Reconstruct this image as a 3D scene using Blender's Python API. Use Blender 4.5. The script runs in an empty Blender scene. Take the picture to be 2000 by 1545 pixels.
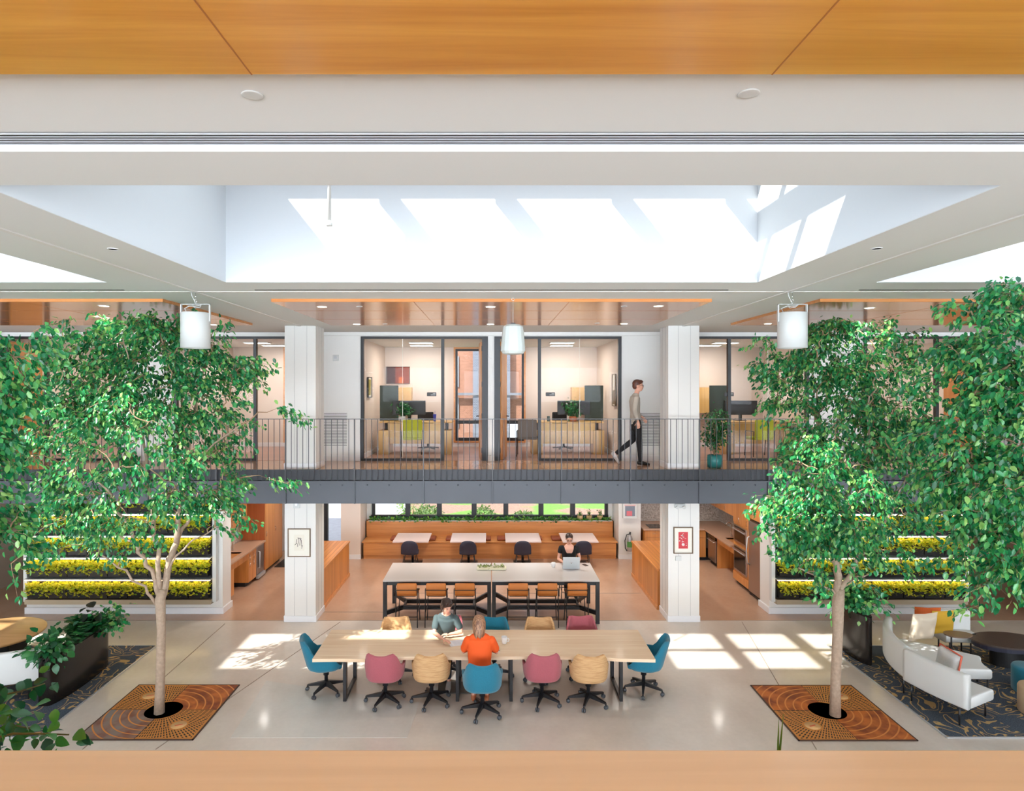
import bpy, bmesh, math, random
import numpy as np
from mathutils import Vector, Matrix
random.seed(7); RNG = np.random.default_rng(11)
SC = bpy.context.scene
COL = SC.collection
F, CX, CY, H = 1255.0, 960.0, 758.0, 4.95      # focal length (px), principal point, eye height
ZM = 3.23                                       # mezzanine floor
ZC = 6.27                                       # ceiling
PI = math.pi

def srgb(r, g, b):
    f = lambda c: (c/255.0)/12.92 if c/255.0 <= .04045 else (((c/255.0)+.055)/1.055)**2.4
    return (f(r), f(g), f(b), 1.0)

# ------------------------------------------------------------------ mesh builder
class MB:
    def __init__(s): s.v = []; s.f = []; s.sm = []
    def add(s, vs, fs, smooth=False, M=None):
        n = len(s.v)
        if M is not None: vs = [tuple(M @ Vector(p)) for p in vs]
        s.v += [tuple(p) for p in vs]
        s.f += [tuple(i+n for i in f) for f in fs]
        s.sm += [smooth]*len(fs)
        return s
    def box(s, x0, x1, y0, y1, z0, z1, M=None):
        vs = [(x0,y0,z0),(x1,y0,z0),(x1,y1,z0),(x0,y1,z0),(x0,y0,z1),(x1,y0,z1),(x1,y1,z1),(x0,y1,z1)]
        return s.add(vs, [(0,3,2,1),(4,5,6,7),(0,1,5,4),(1,2,6,5),(2,3,7,6),(3,0,4,7)], False, M)
    def cbox(s, c, d, M=None):
        return s.box(c[0]-d[0]/2, c[0]+d[0]/2, c[1]-d[1]/2, c[1]+d[1]/2, c[2]-d[2]/2, c[2]+d[2]/2, M)
    def beam(s, p, q, w, h, up=(0,0,1)):
        p = Vector(p); q = Vector(q); d = (q-p); L = d.length; d.normalize(); up = Vector(up)
        a = d.cross(up)
        if a.length < 1e-4: a = d.cross(Vector((1,0,0)))
        a.normalize(); b = a.cross(d)
        vs = []
        for t in (p, q):
            for (i, j) in ((-1,-1),(1,-1),(1,1),(-1,1)): vs.append(t + a*w/2*i + b*h/2*j)
        return s.add(vs, [(0,1,2,3),(7,6,5,4),(0,4,5,1),(1,5,6,2),(2,6,7,3),(3,7,4,0)])
    def prism(s, pts, z0, z1, M=None, smooth=False):
        n = len(pts)
        vs = [(p[0],p[1],z0) for p in pts]+[(p[0],p[1],z1) for p in pts]
        fs = [tuple(range(n-1,-1,-1)), tuple(range(n,2*n))]
        s.add(vs, fs, False, M)
        return s.add(vs, [(i,(i+1)%n,n+(i+1)%n,n+i) for i in range(n)], smooth, M)
    def lathe(s, prof, n=24, M=None, smooth=True, c=(0,0,0)):
        vs = []
        for (r, z) in prof:
            for i in range(n):
                a = 2*PI*i/n; vs.append((c[0]+r*math.cos(a), c[1]+r*math.sin(a), c[2]+z))
        fs = []
        for k in range(len(prof)-1):
            for i in range(n):
                j = (i+1)%n; fs.append((k*n+i, k*n+j, (k+1)*n+j, (k+1)*n+i))
        s.add(vs, fs, smooth, M)
        if prof[0][0] > 1e-5: s.add(vs[:n], [tuple(range(n-1,-1,-1))], False, M)
        if prof[-1][0] > 1e-5: s.add(vs[-n:], [tuple(range(n))], False, M)
        return s
    def tube(s, pts, r, n=8, closed=False, cap=True):
        pts = [Vector(p) for p in pts]; m = len(pts)
        rs = r if isinstance(r, (list, tuple)) else [r]*m
        vs = []; prev = None
        for i, p in enumerate(pts):
            if closed: t = pts[(i+1)%m]-pts[i-1]
            else: t = pts[min(i+1,m-1)]-pts[max(i-1,0)]
            if t.length < 1e-9: t = Vector((0,0,1))
            t.normalize()
            if prev is None:
                a = t.cross(Vector((0,0,1)))
                if a.length < 1e-3: a = t.cross(Vector((1,0,0)))
            else:
                a = prev - t*prev.dot(t)
                if a.length < 1e-4: a = t.cross(Vector((1,0,0)))
            a.normalize(); prev = a; b = t.cross(a)
            for k in range(n):
                an = 2*PI*k/n; vs.append(p + (a*math.cos(an)+b*math.sin(an))*rs[i])
        fs = []
        for i in range(m if closed else m-1):
            j = (i+1)%m
            for k in range(n):
                l = (k+1)%n; fs.append((i*n+k, i*n+l, j*n+l, j*n+k))
        if cap and not closed:
            fs.append(tuple(range(n-1,-1,-1))); fs.append(tuple(range((m-1)*n, m*n)))
        return s.add(vs, fs, True)
    def ell(s, c, r, nu=16, nv=10, M=None):
        vs = [(0,0,-1)]; fs = []
        for j in range(1, nv):
            t = PI*j/nv
            for i in range(nu):
                a = 2*PI*i/nu; vs.append((math.sin(t)*math.cos(a), math.sin(t)*math.sin(a), -math.cos(t)))
        vs.append((0,0,1)); top = len(vs)-1
        for i in range(nu):
            j = (i+1)%nu
            fs.append((0, 1+j, 1+i)); fs.append((top, 1+(nv-2)*nu+i, 1+(nv-2)*nu+j))
            for k in range(nv-2):
                fs.append((1+k*nu+i, 1+k*nu+j, 1+(k+1)*nu+j, 1+(k+1)*nu+i))
        R = M.to_3x3() if M is not None else Matrix.Identity(3)
        vs = [Vector(c) + R @ Vector((p[0]*r[0], p[1]*r[1], p[2]*r[2])) for p in vs]
        return s.add(vs, fs, True)
    def loft(s, rings, side, n=16):
        # rings: (centre, r_side, r_other); closed with rounded ends
        P = [Vector(r[0]) for r in rings]; m = len(P); vs = []; side = Vector(side)
        full = []
        for i in range(m):
            t = (P[min(i+1,m-1)]-P[max(i-1,0)]).normalized()
            a = (side - t*side.dot(t)).normalized(); b = t.cross(a)
            full.append((P[i], a, b, t, rings[i][1], rings[i][2]))
        c, a, b, t, r1, r2 = full[0]; k = min(r1, r2)
        pre = [(c-t*k*math.sin(u), a, b, t, r1*math.cos(u), r2*math.cos(u)) for u in (1.35, .9, .45)]
        c, a, b, t, r1, r2 = full[-1]; k = min(r1, r2)
        post = [(c+t*k*math.sin(u), a, b, t, r1*math.cos(u), r2*math.cos(u)) for u in (.45, .9, 1.35)]
        full = pre+full+post; m = len(full)
        for (c, a, b, t, r1, r2) in full:
            for k in range(n):
                an = 2*PI*k/n; vs.append(c + a*math.cos(an)*r1 + b*math.sin(an)*r2)
        fs = [(i*n+k, i*n+(k+1)%n, (i+1)*n+(k+1)%n, (i+1)*n+k) for i in range(m-1) for k in range(n)]
        fs.append(tuple(range(n-1,-1,-1))); fs.append(tuple(range((m-1)*n, m*n)))
        return s.add(vs, fs, True)
    def rbox(s, c, d, r, M=None, n=4):
        # box with all its vertical edges rounded and softly rounded top/bottom
        hx, hy, hz = d[0]/2, d[1]/2, d[2]/2; r = min(r, hx*.98, hy*.98, hz*.98)
        prof = [(r*(1-math.sin(u)), -hz+r*(1-math.cos(u))) for u in [PI/2*i/n for i in range(n+1)]]
        prof = [(r-r*math.sin(PI/2*i/n), -hz+r-r*math.cos(PI/2*i/n)) for i in range(n+1)]
        prof += [(p[0], -p[1]) for p in reversed(prof)]
        vs = []; m = 4*(n+1)
        for (ins, z) in prof:
            for q, (sx, sy) in enumerate(((1,1),(-1,1),(-1,-1),(1,-1))):
                for i in range(n+1):
                    a = PI/2*q + PI/2*i/n; rr = max(r-ins, 1e-4)
                    vs.append((c[0]+sx*(hx-r)+rr*math.cos(a), c[1]+sy*(hy-r)+rr*math.sin(a), c[2]+z))
        fs = [(k*m+i, k*m+(i+1)%m, (k+1)*m+(i+1)%m, (k+1)*m+i) for k in range(len(prof)-1) for i in range(m)]
        fs.append(tuple(range(m-1,-1,-1))); fs.append(tuple(range((len(prof)-1)*m, len(prof)*m)))
        return s.add(vs, fs, True, M)
    def build(s, name, mat, parent=None, bevel=0, loc=None, mods=None, smooth=None):
        me = bpy.data.meshes.new(name); me.from_pydata(s.v, [], s.f)
        sm = s.sm if smooth is None else [smooth]*len(s.f)
        me.polygons.foreach_set('use_smooth', sm); me.update()
        if mat is not None: me.materials.append(mat)
        o = bpy.data.objects.new(name, me); COL.objects.link(o)
        if parent is not None: o.parent = parent
        if loc is not None: o.location = loc
        if bevel:
            b = o.modifiers.new('bevel', 'BEVEL'); b.width = bevel; b.segments = 2; b.limit_method = 'ANGLE'; b.angle_limit = .9
        return o

def tag(o, label=None, cat=None, group=None, kind=None):
    if label: o['label'] = label
    if cat: o['category'] = cat
    if group: o['group'] = group
    if kind: o['kind'] = kind
    return o
def empty(name, loc, rz=0, label=None, cat=None, group=None):
    o = bpy.data.objects.new(name, None); COL.objects.link(o); o.location = loc; o.rotation_euler = (0,0,rz)
    o.empty_display_size = .1
    return tag(o, label, cat, group)
def struct(o): o['kind'] = 'structure'; return o
def kids(o): return [c for c in bpy.data.objects if c.parent == o]
def copy_tree(o, loc=None, rz=None, label=None, group=None, parent=None, mats=None, scale=None):
    c = o.copy(); COL.objects.link(c); c.parent = parent
    if loc is not None: c.location = loc
    if rz is not None: c.rotation_euler = (0,0,rz)
    if label: c['label'] = label
    if group: c['group'] = group
    if scale: c.scale = scale
    if mats and c.type == 'MESH' and c.data.materials:
        m = mats.get(c.data.materials[0].name)
        if m is not None:
            c.material_slots[0].link = 'OBJECT'; c.material_slots[0].material = m
    for ch in kids_of(o): copy_tree(ch, parent=c, mats=mats)
    return c
def kids_of(o): return list(o.children)

# ------------------------------------------------------------------ materials
MATS = {}
def newmat(name):
    m = bpy.data.materials.new(name); m.use_nodes = True; MATS[name] = m
    nt = m.node_tree; b = nt.nodes['Principled BSDF']
    return m, nt, b
def plain(name, c, rough=.5, metal=0, coat=0, emit=None, spec=None, noise=0, nscale=30, bump=0, bscale=200, sheen=0):
    m, nt, b = newmat(name)
    b.inputs['Base Color'].default_value = c; b.inputs['Roughness'].default_value = rough
    b.inputs['Metallic'].default_value = metal; b.inputs['Coat Weight'].default_value = coat
    if sheen: b.inputs['Sheen Weight'].default_value = sheen
    if spec is not None: b.inputs['Specular IOR Level'].default_value = spec
    if emit: b.inputs['Emission Color'].default_value = emit[0]; b.inputs['Emission Strength'].default_value = emit[1]
    if noise or bump:
        tc = nt.nodes.new('ShaderNodeTexCoord')
    if noise:
        n = nt.nodes.new('ShaderNodeTexNoise'); n.inputs['Scale'].default_value = nscale; n.inputs['Detail'].default_value = 5
        nt.links.new(tc.outputs['Object'], n.inputs['Vector'])
        mx = nt.nodes.new('ShaderNodeMix'); mx.data_type = 'RGBA'
        mx.inputs[6].default_value = tuple(x*(1-noise) for x in c[:3])+(1,)
        mx.inputs[7].default_value = tuple(min(1, x*(1+noise)) for x in c[:3])+(1,)
        nt.links.new(n.outputs['Fac'], mx.inputs[0]); nt.links.new(mx.outputs[2], b.inputs['Base Color'])
    if bump:
        n2 = nt.nodes.new('ShaderNodeTexNoise'); n2.inputs['Scale'].default_value = bscale
        nt.links.new(tc.outputs['Object'], n2.inputs['Vector'])
        bp = nt.nodes.new('ShaderNodeBump'); bp.inputs['Strength'].default_value = bump; bp.inputs['Distance'].default_value = .01
        nt.links.new(n2.outputs['Fac'], bp.inputs['Height']); nt.links.new(bp.outputs['Normal'], b.inputs['Normal'])
    return m
def wood(name, c1, c2, axis='x', scale=1.0, rough=.35, coat=.2, seams=None, dist=.6):
    m, nt, b = newmat(name); L = nt.links
    tc = nt.nodes.new('ShaderNodeTexCoord'); mp = nt.nodes.new('ShaderNodeMapping')
    st = {'x': (.35, 7, 7), 'y': (7, .35, 7), 'z': (7, 7, .35)}[axis]
    mp.inputs['Scale'].default_value = tuple(v*scale for v in st)
    L.new(tc.outputs['Object'], mp.inputs['Vector'])
    n = nt.nodes.new('ShaderNodeTexNoise'); n.inputs['Scale'].default_value = 1.6; n.inputs['Detail'].default_value = 7
    n.inputs['Roughness'].default_value = .62; n.inputs['Distortion'].default_value = dist
    L.new(mp.outputs['Vector'], n.inputs['Vector'])
    cr = nt.nodes.new('ShaderNodeValToRGB'); cr.color_ramp.elements[0].color = c1; cr.color_ramp.elements[1].color = c2
    cr.color_ramp.elements[0].position = .32; cr.color_ramp.elements[1].position = .68
    L.new(n.outputs['Fac'], cr.inputs['Fac']); out = cr.outputs['Color']
    if seams:                     # (axis, spacing): dark joints between boards
        sx = nt.nodes.new('ShaderNodeSeparateXYZ'); L.new(tc.outputs['Object'], sx.inputs[0])
        d = nt.nodes.new('ShaderNodeMath'); d.operation = 'DIVIDE'; d.inputs[1].default_value = seams[1]
        L.new(sx.outputs[seams[0]], d.inputs[0])
        fr = nt.nodes.new('ShaderNodeMath'); fr.operation = 'FRACT'; L.new(d.outputs[0], fr.inputs[0])
        lt = nt.nodes.new('ShaderNodeMath'); lt.operation = 'LESS_THAN'; lt.inputs[1].default_value = .012/seams[1]*seams[2]
        L.new(fr.outputs[0], lt.inputs[0])
        fl = nt.nodes.new('ShaderNodeMath'); fl.operation = 'FLOOR'; L.new(d.outputs[0], fl.inputs[0])
        wn = nt.nodes.new('ShaderNodeTexWhiteNoise'); wn.noise_dimensions = '1D'; L.new(fl.outputs[0], wn.inputs['W'])
        hs = nt.nodes.new('ShaderNodeHueSaturation'); L.new(out, hs.inputs['Color'])
        mr = nt.nodes.new('ShaderNodeMapRange'); mr.inputs['To Min'].default_value = .86; mr.inputs['To Max'].default_value = 1.1
        L.new(wn.outputs['Value'], mr.inputs['Value']); L.new(mr.outputs[0], hs.inputs['Value'])
        mx = nt.nodes.new('ShaderNodeMix'); mx.data_type = 'RGBA'; L.new(lt.outputs[0], mx.inputs[0])
        L.new(hs.outputs['Color'], mx.inputs[6]); mx.inputs[7].default_value = tuple(v*.35 for v in c1[:3])+(1,)
        out = mx.outputs[2]
    L.new(out, b.inputs['Base Color']); b.inputs['Roughness'].default_value = rough; b.inputs['Coat Weight'].default_value = coat
    b.inputs['Coat Roughness'].default_value = .12
    return m
def glass(name, tint=(1,1,1,1), refl=.09):
    m = bpy.data.materials.new(name); m.use_nodes = True; nt = m.node_tree; nt.nodes.clear(); L = nt.links
    o = nt.nodes.new('ShaderNodeOutputMaterial'); t = nt.nodes.new('ShaderNodeBsdfTransparent'); t.inputs[0].default_value = tint
    g = nt.nodes.new('ShaderNodeBsdfGlossy'); g.inputs['Roughness'].default_value = .0
    lw = nt.nodes.new('ShaderNodeLayerWeight'); fr = nt.nodes.new('ShaderNodeMath'); fr.operation = 'POWER'; fr.inputs[1].default_value = 5
    L.new(lw.outputs['Facing'], fr.inputs[0])
    ad = nt.nodes.new('ShaderNodeMath'); ad.operation = 'ADD'; ad.inputs[1].default_value = refl; ad.use_clamp = True
    mx = nt.nodes.new('ShaderNodeMixShader'); L.new(fr.outputs[0], ad.inputs[0]); L.new(ad.outputs[0], mx.inputs[0])
    L.new(t.outputs[0], mx.inputs[1]); L.new(g.outputs[0], mx.inputs[2]); L.new(mx.outputs[0], o.inputs[0])
    return m
def leafmat(name, cols, rough=.38, trans=.3):
    m, nt, b = newmat(name); L = nt.links
    ge = nt.nodes.new('ShaderNodeNewGeometry'); cr = nt.nodes.new('ShaderNodeValToRGB')
    e = cr.color_ramp.elements; e[0].color = cols[0]; e[1].color = cols[-1]
    for i, c in enumerate(cols[1:-1]):
        x = e.new((i+1)/(len(cols)-1)); x.color = c
    L.new(ge.outputs['Random Per Island'], cr.inputs['Fac']); L.new(cr.outputs['Color'], b.inputs['Base Color'])
    b.inputs['Roughness'].default_value = rough; b.inputs['Specular IOR Level'].default_value = .8
    tr = nt.nodes.new('ShaderNodeBsdfTranslucent'); L.new(cr.outputs['Color'], tr.inputs['Color'])
    mx = nt.nodes.new('ShaderNodeMixShader'); mx.inputs[0].default_value = trans
    out = nt.nodes['Material Output']; L.new(b.outputs[0], mx.inputs[1]); L.new(tr.outputs[0], mx.inputs[2]); L.new(mx.outputs[0], out.inputs[0])
    return m

WHITE = plain('white paint', srgb(232,230,226), .55)
CEIL = plain('ceiling paint', srgb(232,234,232), .7)
SHAFT = plain('shaft paint', srgb(214,218,222), .7)
OFFW = plain('office paint', srgb(226,212,200), .6)
BASEW = plain('baseboard paint', srgb(236,236,238), .45)
STEEL = plain('grey painted steel', srgb(82,86,94), .45, 0, noise=.06, nscale=3)
STEELD = plain('dark grey painted steel', srgb(62,64,70), .5)
RAILM = plain('rail steel', srgb(88,90,96), .4)
BLACK = plain('black metal', srgb(28,28,32), .4)
BLACKP = plain('black plastic', srgb(20,20,22), .45)
GREYP = plain('grey rubber', srgb(70,74,80), .5)
FRAME = plain('black window frame', srgb(24,22,26), .4)
OAK = wood('oak ceiling veneer', srgb(194,126,38), srgb(226,162,70), 'x', .55, .28, .35)
OAKF = wood('oak ceiling veneer far', srgb(198,126,70), srgb(214,146,88), 'x', .8, .16, .25)
OAKR = wood('pale oak rail', srgb(206,196,168), srgb(226,218,194), 'x', .5, .35, .3)
OAKH = wood('oak horizontal', srgb(196,126,66), srgb(222,156,92), 'x', 1.0, .35, .2)
OAKV = wood('oak vertical', srgb(196,124,60), srgb(222,152,84), 'z', .8, .35, .2)
OAKI = wood('oak island boards', srgb(196,122,54), srgb(224,152,78), 'z', .8, .35, .25, seams=('Y', .27, .5))
OAKC = wood('butcher block', srgb(200,122,58), srgb(226,156,86), 'y', 1.2, .3, .3, seams=('X', .09, .5))
REDW = wood('red oak cabinet side', srgb(168,84,40), srgb(192,106,56), 'z', .8, .4, .2)
SLAB = wood('live edge slab', srgb(222,190,154), srgb(244,224,196), 'x', .42, .4, .1, dist=2.2)
OFFWOOD = wood('office maple', srgb(206,164,96), srgb(224,186,120), 'z', .8, .4, .1)
TABW = plain('white laminate', srgb(204,198,194), .3, coat=.2)
PINKT = plain('pale table laminate', srgb(222,206,204), .3, coat=.2)
TEAL = plain('teal wool', srgb(14,116,142), .85, noise=.18, nscale=60, bump=.25, bscale=350, sheen=.3)
PINK = plain('rose wool', srgb(172,88,98), .85, noise=.14, nscale=60, bump=.25, bscale=350, sheen=.2)
def stripy(name, c1, c2):
    m, nt, b = newmat(name); L = nt.links
    tc = nt.nodes.new('ShaderNodeTexCoord'); mp = nt.nodes.new('ShaderNodeMapping'); mp.inputs['Scale'].default_value = (5, 5, 60)
    n = nt.nodes.new('ShaderNodeTexNoise'); n.inputs['Scale'].default_value = 1.5; n.inputs['Detail'].default_value = 3
    cr = nt.nodes.new('ShaderNodeValToRGB'); cr.color_ramp.elements[0].color = c1; cr.color_ramp.elements[1].color = c2
    cr.color_ramp.elements[0].position = .38; cr.color_ramp.elements[1].position = .58
    L.new(tc.outputs['Object'], mp.inputs[0]); L.new(mp.outputs[0], n.inputs['Vector']); L.new(n.outputs['Fac'], cr.inputs[0])
    L.new(cr.outputs[0], b.inputs['Base Color']); b.inputs['Roughness'].default_value = .85
    return m
BEIGE = stripy('beige striped wool', srgb(194,150,102), srgb(212,172,124))
ORANGE = plain('orange leather', srgb(206,122,44), .5)
BROWNC = plain('brown leather cushion', srgb(150,76,48), .45)
NAVY = plain('navy plastic', srgb(44,46,66), .5)
SOFA = plain('white sofa fabric', srgb(222,224,222), .85, bump=.15, bscale=300)
CONC = plain('stone worktop', srgb(196,160,134), .3, noise=.06, nscale=40)
SSTEEL = plain('stainless steel', srgb(176,160,150), .3, .9)
CHROME = plain('chrome', srgb(220,220,220), .12, 1)
DARKG = plain('dark glass', srgb(20,18,20), .12)
GLASS = glass('clear glass', (1,1,1,1), .004)
SKYG = glass('skylight glass', (.97,.99,1,1), .0)
SKIN = plain('skin', srgb(222,166,142), .5)
PAPER = plain('paper', srgb(236,236,242), .7)
CERAM = plain('white ceramic', srgb(240,240,240), .25)
TURQ = plain('turquoise glazed pot', srgb(40,128,128), .3, noise=.2, nscale=20)
BARK = plain('bark', srgb(172,150,130), .85, noise=.3, nscale=25, bump=.5, bscale=60)
BARKD = plain('twig bark', srgb(160,132,104), .85, noise=.25, nscale=12)
SOIL = plain('soil', srgb(40,30,24), .95)
LEAF = leafmat('fig leaves', [srgb(10,92,56), srgb(20,124,70), srgb(40,150,84), srgb(86,176,92), srgb(160,206,112)], rough=.3)
LEAFD = leafmat('dark leaves', [srgb(10,76,46), srgb(24,108,56), srgb(56,140,66)])
LEAFY = leafmat('lettuce leaves', [srgb(176,196,40), srgb(222,220,50), srgb(244,232,70), srgb(140,182,56)], trans=.4)
LEAFG = leafmat('trailing leaves', [srgb(16,92,36), srgb(60,140,40), srgb(140,190,60)])
EMW = plain('lamp lens', srgb(255,244,230), .5, emit=(srgb(255,236,214), 12))
EMP = plain('office light panel', srgb(255,250,240), .5, emit=(srgb(255,240,222), 7))
EMG = plain('grow light tube', srgb(255,236,190), .5, emit=(srgb(255,220,160), 9))
BLINDW = plain('white metal', srgb(214,216,214), .4)
GREYG = plain('dark slot', srgb(34,32,32), .8)
ALU = plain('aluminium', srgb(205,208,212), .35, .6)
# ------------------------------------------------------------------ floor material
def floor_mat(name, cA, cB, rough, warm=None):
    m, nt, b = newmat(name); L = nt.links
    tc = nt.nodes.new('ShaderNodeTexCoord')
    n1 = nt.nodes.new('ShaderNodeTexNoise'); n1.inputs['Scale'].default_value = .45; n1.inputs['Detail'].default_value = 8; n1.inputs['Roughness'].default_value = .6
    n2 = nt.nodes.new('ShaderNodeTexNoise'); n2.inputs['Scale'].default_value = 14; n2.inputs['Detail'].default_value = 6
    mp = nt.nodes.new('ShaderNodeMapping'); mp.inputs['Scale'].default_value = (1, .6, 1)
    L.new(tc.outputs['Object'], mp.inputs[0]); L.new(mp.outputs[0], n1.inputs['Vector']); L.new(tc.outputs['Object'], n2.inputs['Vector'])
    cr = nt.nodes.new('ShaderNodeValToRGB'); cr.color_ramp.elements[0].color = cA; cr.color_ramp.elements[1].color = cB
    cr.color_ramp.elements[0].position = .38; cr.color_ramp.elements[1].position = .62
    L.new(n1.outputs['Fac'], cr.inputs[0])
    mx = nt.nodes.new('ShaderNodeMix'); mx.data_type = 'RGBA'; mx.blend_type = 'MULTIPLY'; mx.inputs[0].default_value = .13
    L.new(cr.outputs[0], mx.inputs[6]); L.new(n2.outputs['Fac'], mx.inputs[7])
    L.new(mx.outputs[2], b.inputs['Base Color'])
    mr = nt.nodes.new('ShaderNodeMapRange'); mr.inputs['To Min'].default_value = rough*.97; mr.inputs['To Max'].default_value = rough*1.03
    L.new(n2.outputs['Fac'], mr.inputs[0]); L.new(mr.outputs[0], b.inputs['Roughness'])
    b.inputs['Coat Weight'].default_value = .25; b.inputs['Coat Roughness'].default_value = .12
    return m
FLOOR = floor_mat('polished concrete', srgb(206,194,182), srgb(226,217,207), .3)
FLOORP = floor_mat('concrete repair', srgb(204,200,192), srgb(220,217,210), .35)
FLOOR_GLOW = floor_mat('concrete with bounced glow', srgb(190,150,124), srgb(208,172,146), .26)  # orange light bounced off the kitchen wood is put into this colour
FLOORM = floor_mat('glossy mezzanine floor', srgb(196,150,118), srgb(216,176,144), .14)
JOINT = plain('floor joint', srgb(150,134,120), .7)
OFLOOR = wood('office floor', srgb(160,120,108), srgb(184,146,130), 'x', 1.0, .3, .2, seams=('Y', .2, .5))

XW = 20.3
YB = 19.55       # ground-floor back wall
struct(MB().box(-XW, XW, -4, 13.7, -.3, 0).build('floor', FLOOR))
# slab below the mezzanine with warm bounce light in its colour, grey repair patch, joints: each a millimetre skim on the slab
struct(MB().box(-XW, XW, 13.7, YB+.3, -.3, 0).build('floor', FLOOR_GLOW))
def G(px, py):
    d = F*H/(py-CY); return ((px-CX)*d/F, d)
pp = [G(450,1441), G(795,1441), G(812,1395), G(818,1372), G(520,1330), G(478,1398)]
struct(MB().prism(pp, -.01, .003).build('floor', FLOORP))
jm = MB()
for a, b_ in (((-5.6,13.5),(-5.6,8.8)), ((-3.2,13.6),(-4.6,8.8)), ((5.3,13.6),(4.45,8.8)), ((-20,13.68),(20,13.68)), ((-2.3,15.5),(3.6,15.5)), ((-3.9,14.2),(-2.4,14.2))):
    jm.beam((a[0],a[1],.001), (b_[0],b_[1],.001), .012, .008)
struct(jm.build('trim_1', JOINT))

def wall_y(name, mat, y0, y1, x0, x1, z0, z1, holes=()):
    xs = sorted({x0, x1} | {min(max(h[i],x0),x1) for h in holes for i in (0,1)})
    zs = sorted({z0, z1} | {min(max(h[i],z0),z1) for h in holes for i in (2,3)})
    mb = MB()
    for i in range(len(xs)-1):
        for j in range(len(zs)-1):
            cx, cz = (xs[i]+xs[i+1])/2, (zs[j]+zs[j+1])/2
            if not any(h[0] < cx < h[1] and h[2] < cz < h[3] for h in holes):
                mb.box(xs[i], xs[i+1], y0, y1, zs[j], zs[j+1])
    return struct(mb.build(name, mat))

# outer walls
struct(MB().box(-XW-.2, -XW, -4.2, YB+.3, 0, 6.6).build('wall_left', WHITE))
struct(MB().box(XW, XW+.2, -4.2, YB+.3, 0, 6.6).build('wall_right', WHITE))
rear = [(k*4.06-1.85, k*4.06+1.85, 3.35, 6.1) for k in range(-4, 5)] + [(k*4.06-1.85, k*4.06+1.85, .2, 2.85) for k in range(-4, 5)]
wall_y('wall_rear', WHITE, -4.2, -4, -XW, XW, 0, 6.6, rear)
for i, h in enumerate(rear):
    mb = MB()
    for (a, b_, c, d) in ((h[0],h[0]+.06,h[2],h[3]), (h[1]-.06,h[1],h[2],h[3]), (h[0]+.06,h[1]-.06,h[2],h[2]+.06), (h[0]+.06,h[1]-.06,h[3]-.06,h[3]), ((h[0]+h[1])/2-.03,(h[0]+h[1])/2+.03,h[2]+.06,h[3]-.06)):
        mb.box(a, b_, -4.14, -4.06, c, d)
    w = struct(mb.build('window_%d' % (50+i), FRAME))
    MB().box(h[0]+.05, h[1]-.05, -4.105, -4.095, h[2]+.05, h[3]-.05).build('glass_pane', GLASS, w)
# ground floor back wall, with the booth window and the glazed exit
gw = (-3.66, 3.55, 1.0, 2.5); gd = (-5.2, -4.45, 0, 2.45)
wall_y('wall_back', WHITE, YB, YB+.25, -XW, XW, 0, 3.0, [gw, gd])
# wall upstairs: outer wall of the offices with windows
uh = [(-1.06, -.2, 3.40, 6.1), (.2, .95, 3.40, 6.1)]
for s in (-1, 1):
    uh += [(s*5.6-.45, s*5.6+.45, 3.40, 6.1), (s*9.6-.45, s*9.6+.45, 3.40, 6.1)]
wall_y('wall_back', OFFW, 18.9, 19.2, -XW, XW, 3.0, 6.6, uh)
for i, h in enumerate(uh):
    mb = MB(); y0, y1 = 18.84, 19.0
    for (a, b_, c, d) in ((h[0],h[0]+.06,h[2],h[3]), (h[1]-.06,h[1],h[2],h[3]), (h[0]+.06,h[1]-.06,h[2],h[2]+.09), (h[0]+.06,h[1]-.06,h[3]-.06,h[3]), (h[0]+.06,h[1]-.06,3.9,4.0)):
        mb.box(a, b_, y0+.05, y1, c, d)
    w = struct(mb.build('window_%d' % (10+i), FRAME))
    m2 = MB()
    for (a, b_, c, d) in ((h[0]-.05,h[0],h[2],h[3]), (h[1],h[1]+.05,h[2],h[3]), (h[0]-.05,h[1]+.05,h[2]-.05,h[2]), (h[0]-.05,h[1]+.05,h[3],h[3]+.05)):
        m2.box(a, b_, y0, 18.91, c, d)
    m2.build('casing', OAKH, w)
    MB().box(h[0]+.05, h[1]-.05, 18.94, 18.95, h[2]+.08, h[3]-.05).build('glass_pane', GLASS, w)

# mezzanine slab (top 3.23), the near one and the far one
struct(MB().box(-XW, XW, 13.45, 19.2, 3.0, ZM).build('floor', FLOORM))
struct(MB().box(-XW, XW, 15.26, 18.9, ZM, ZM+.004).build('floor', OFLOOR))
struct(MB().box(-XW, XW, -4, 1.0, 3.0, ZM).build('floor', FLOORM))
struct(MB().box(-XW, XW, 13.6, YB+.1, 2.86, 2.98).build('ceiling', CEIL))

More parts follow.
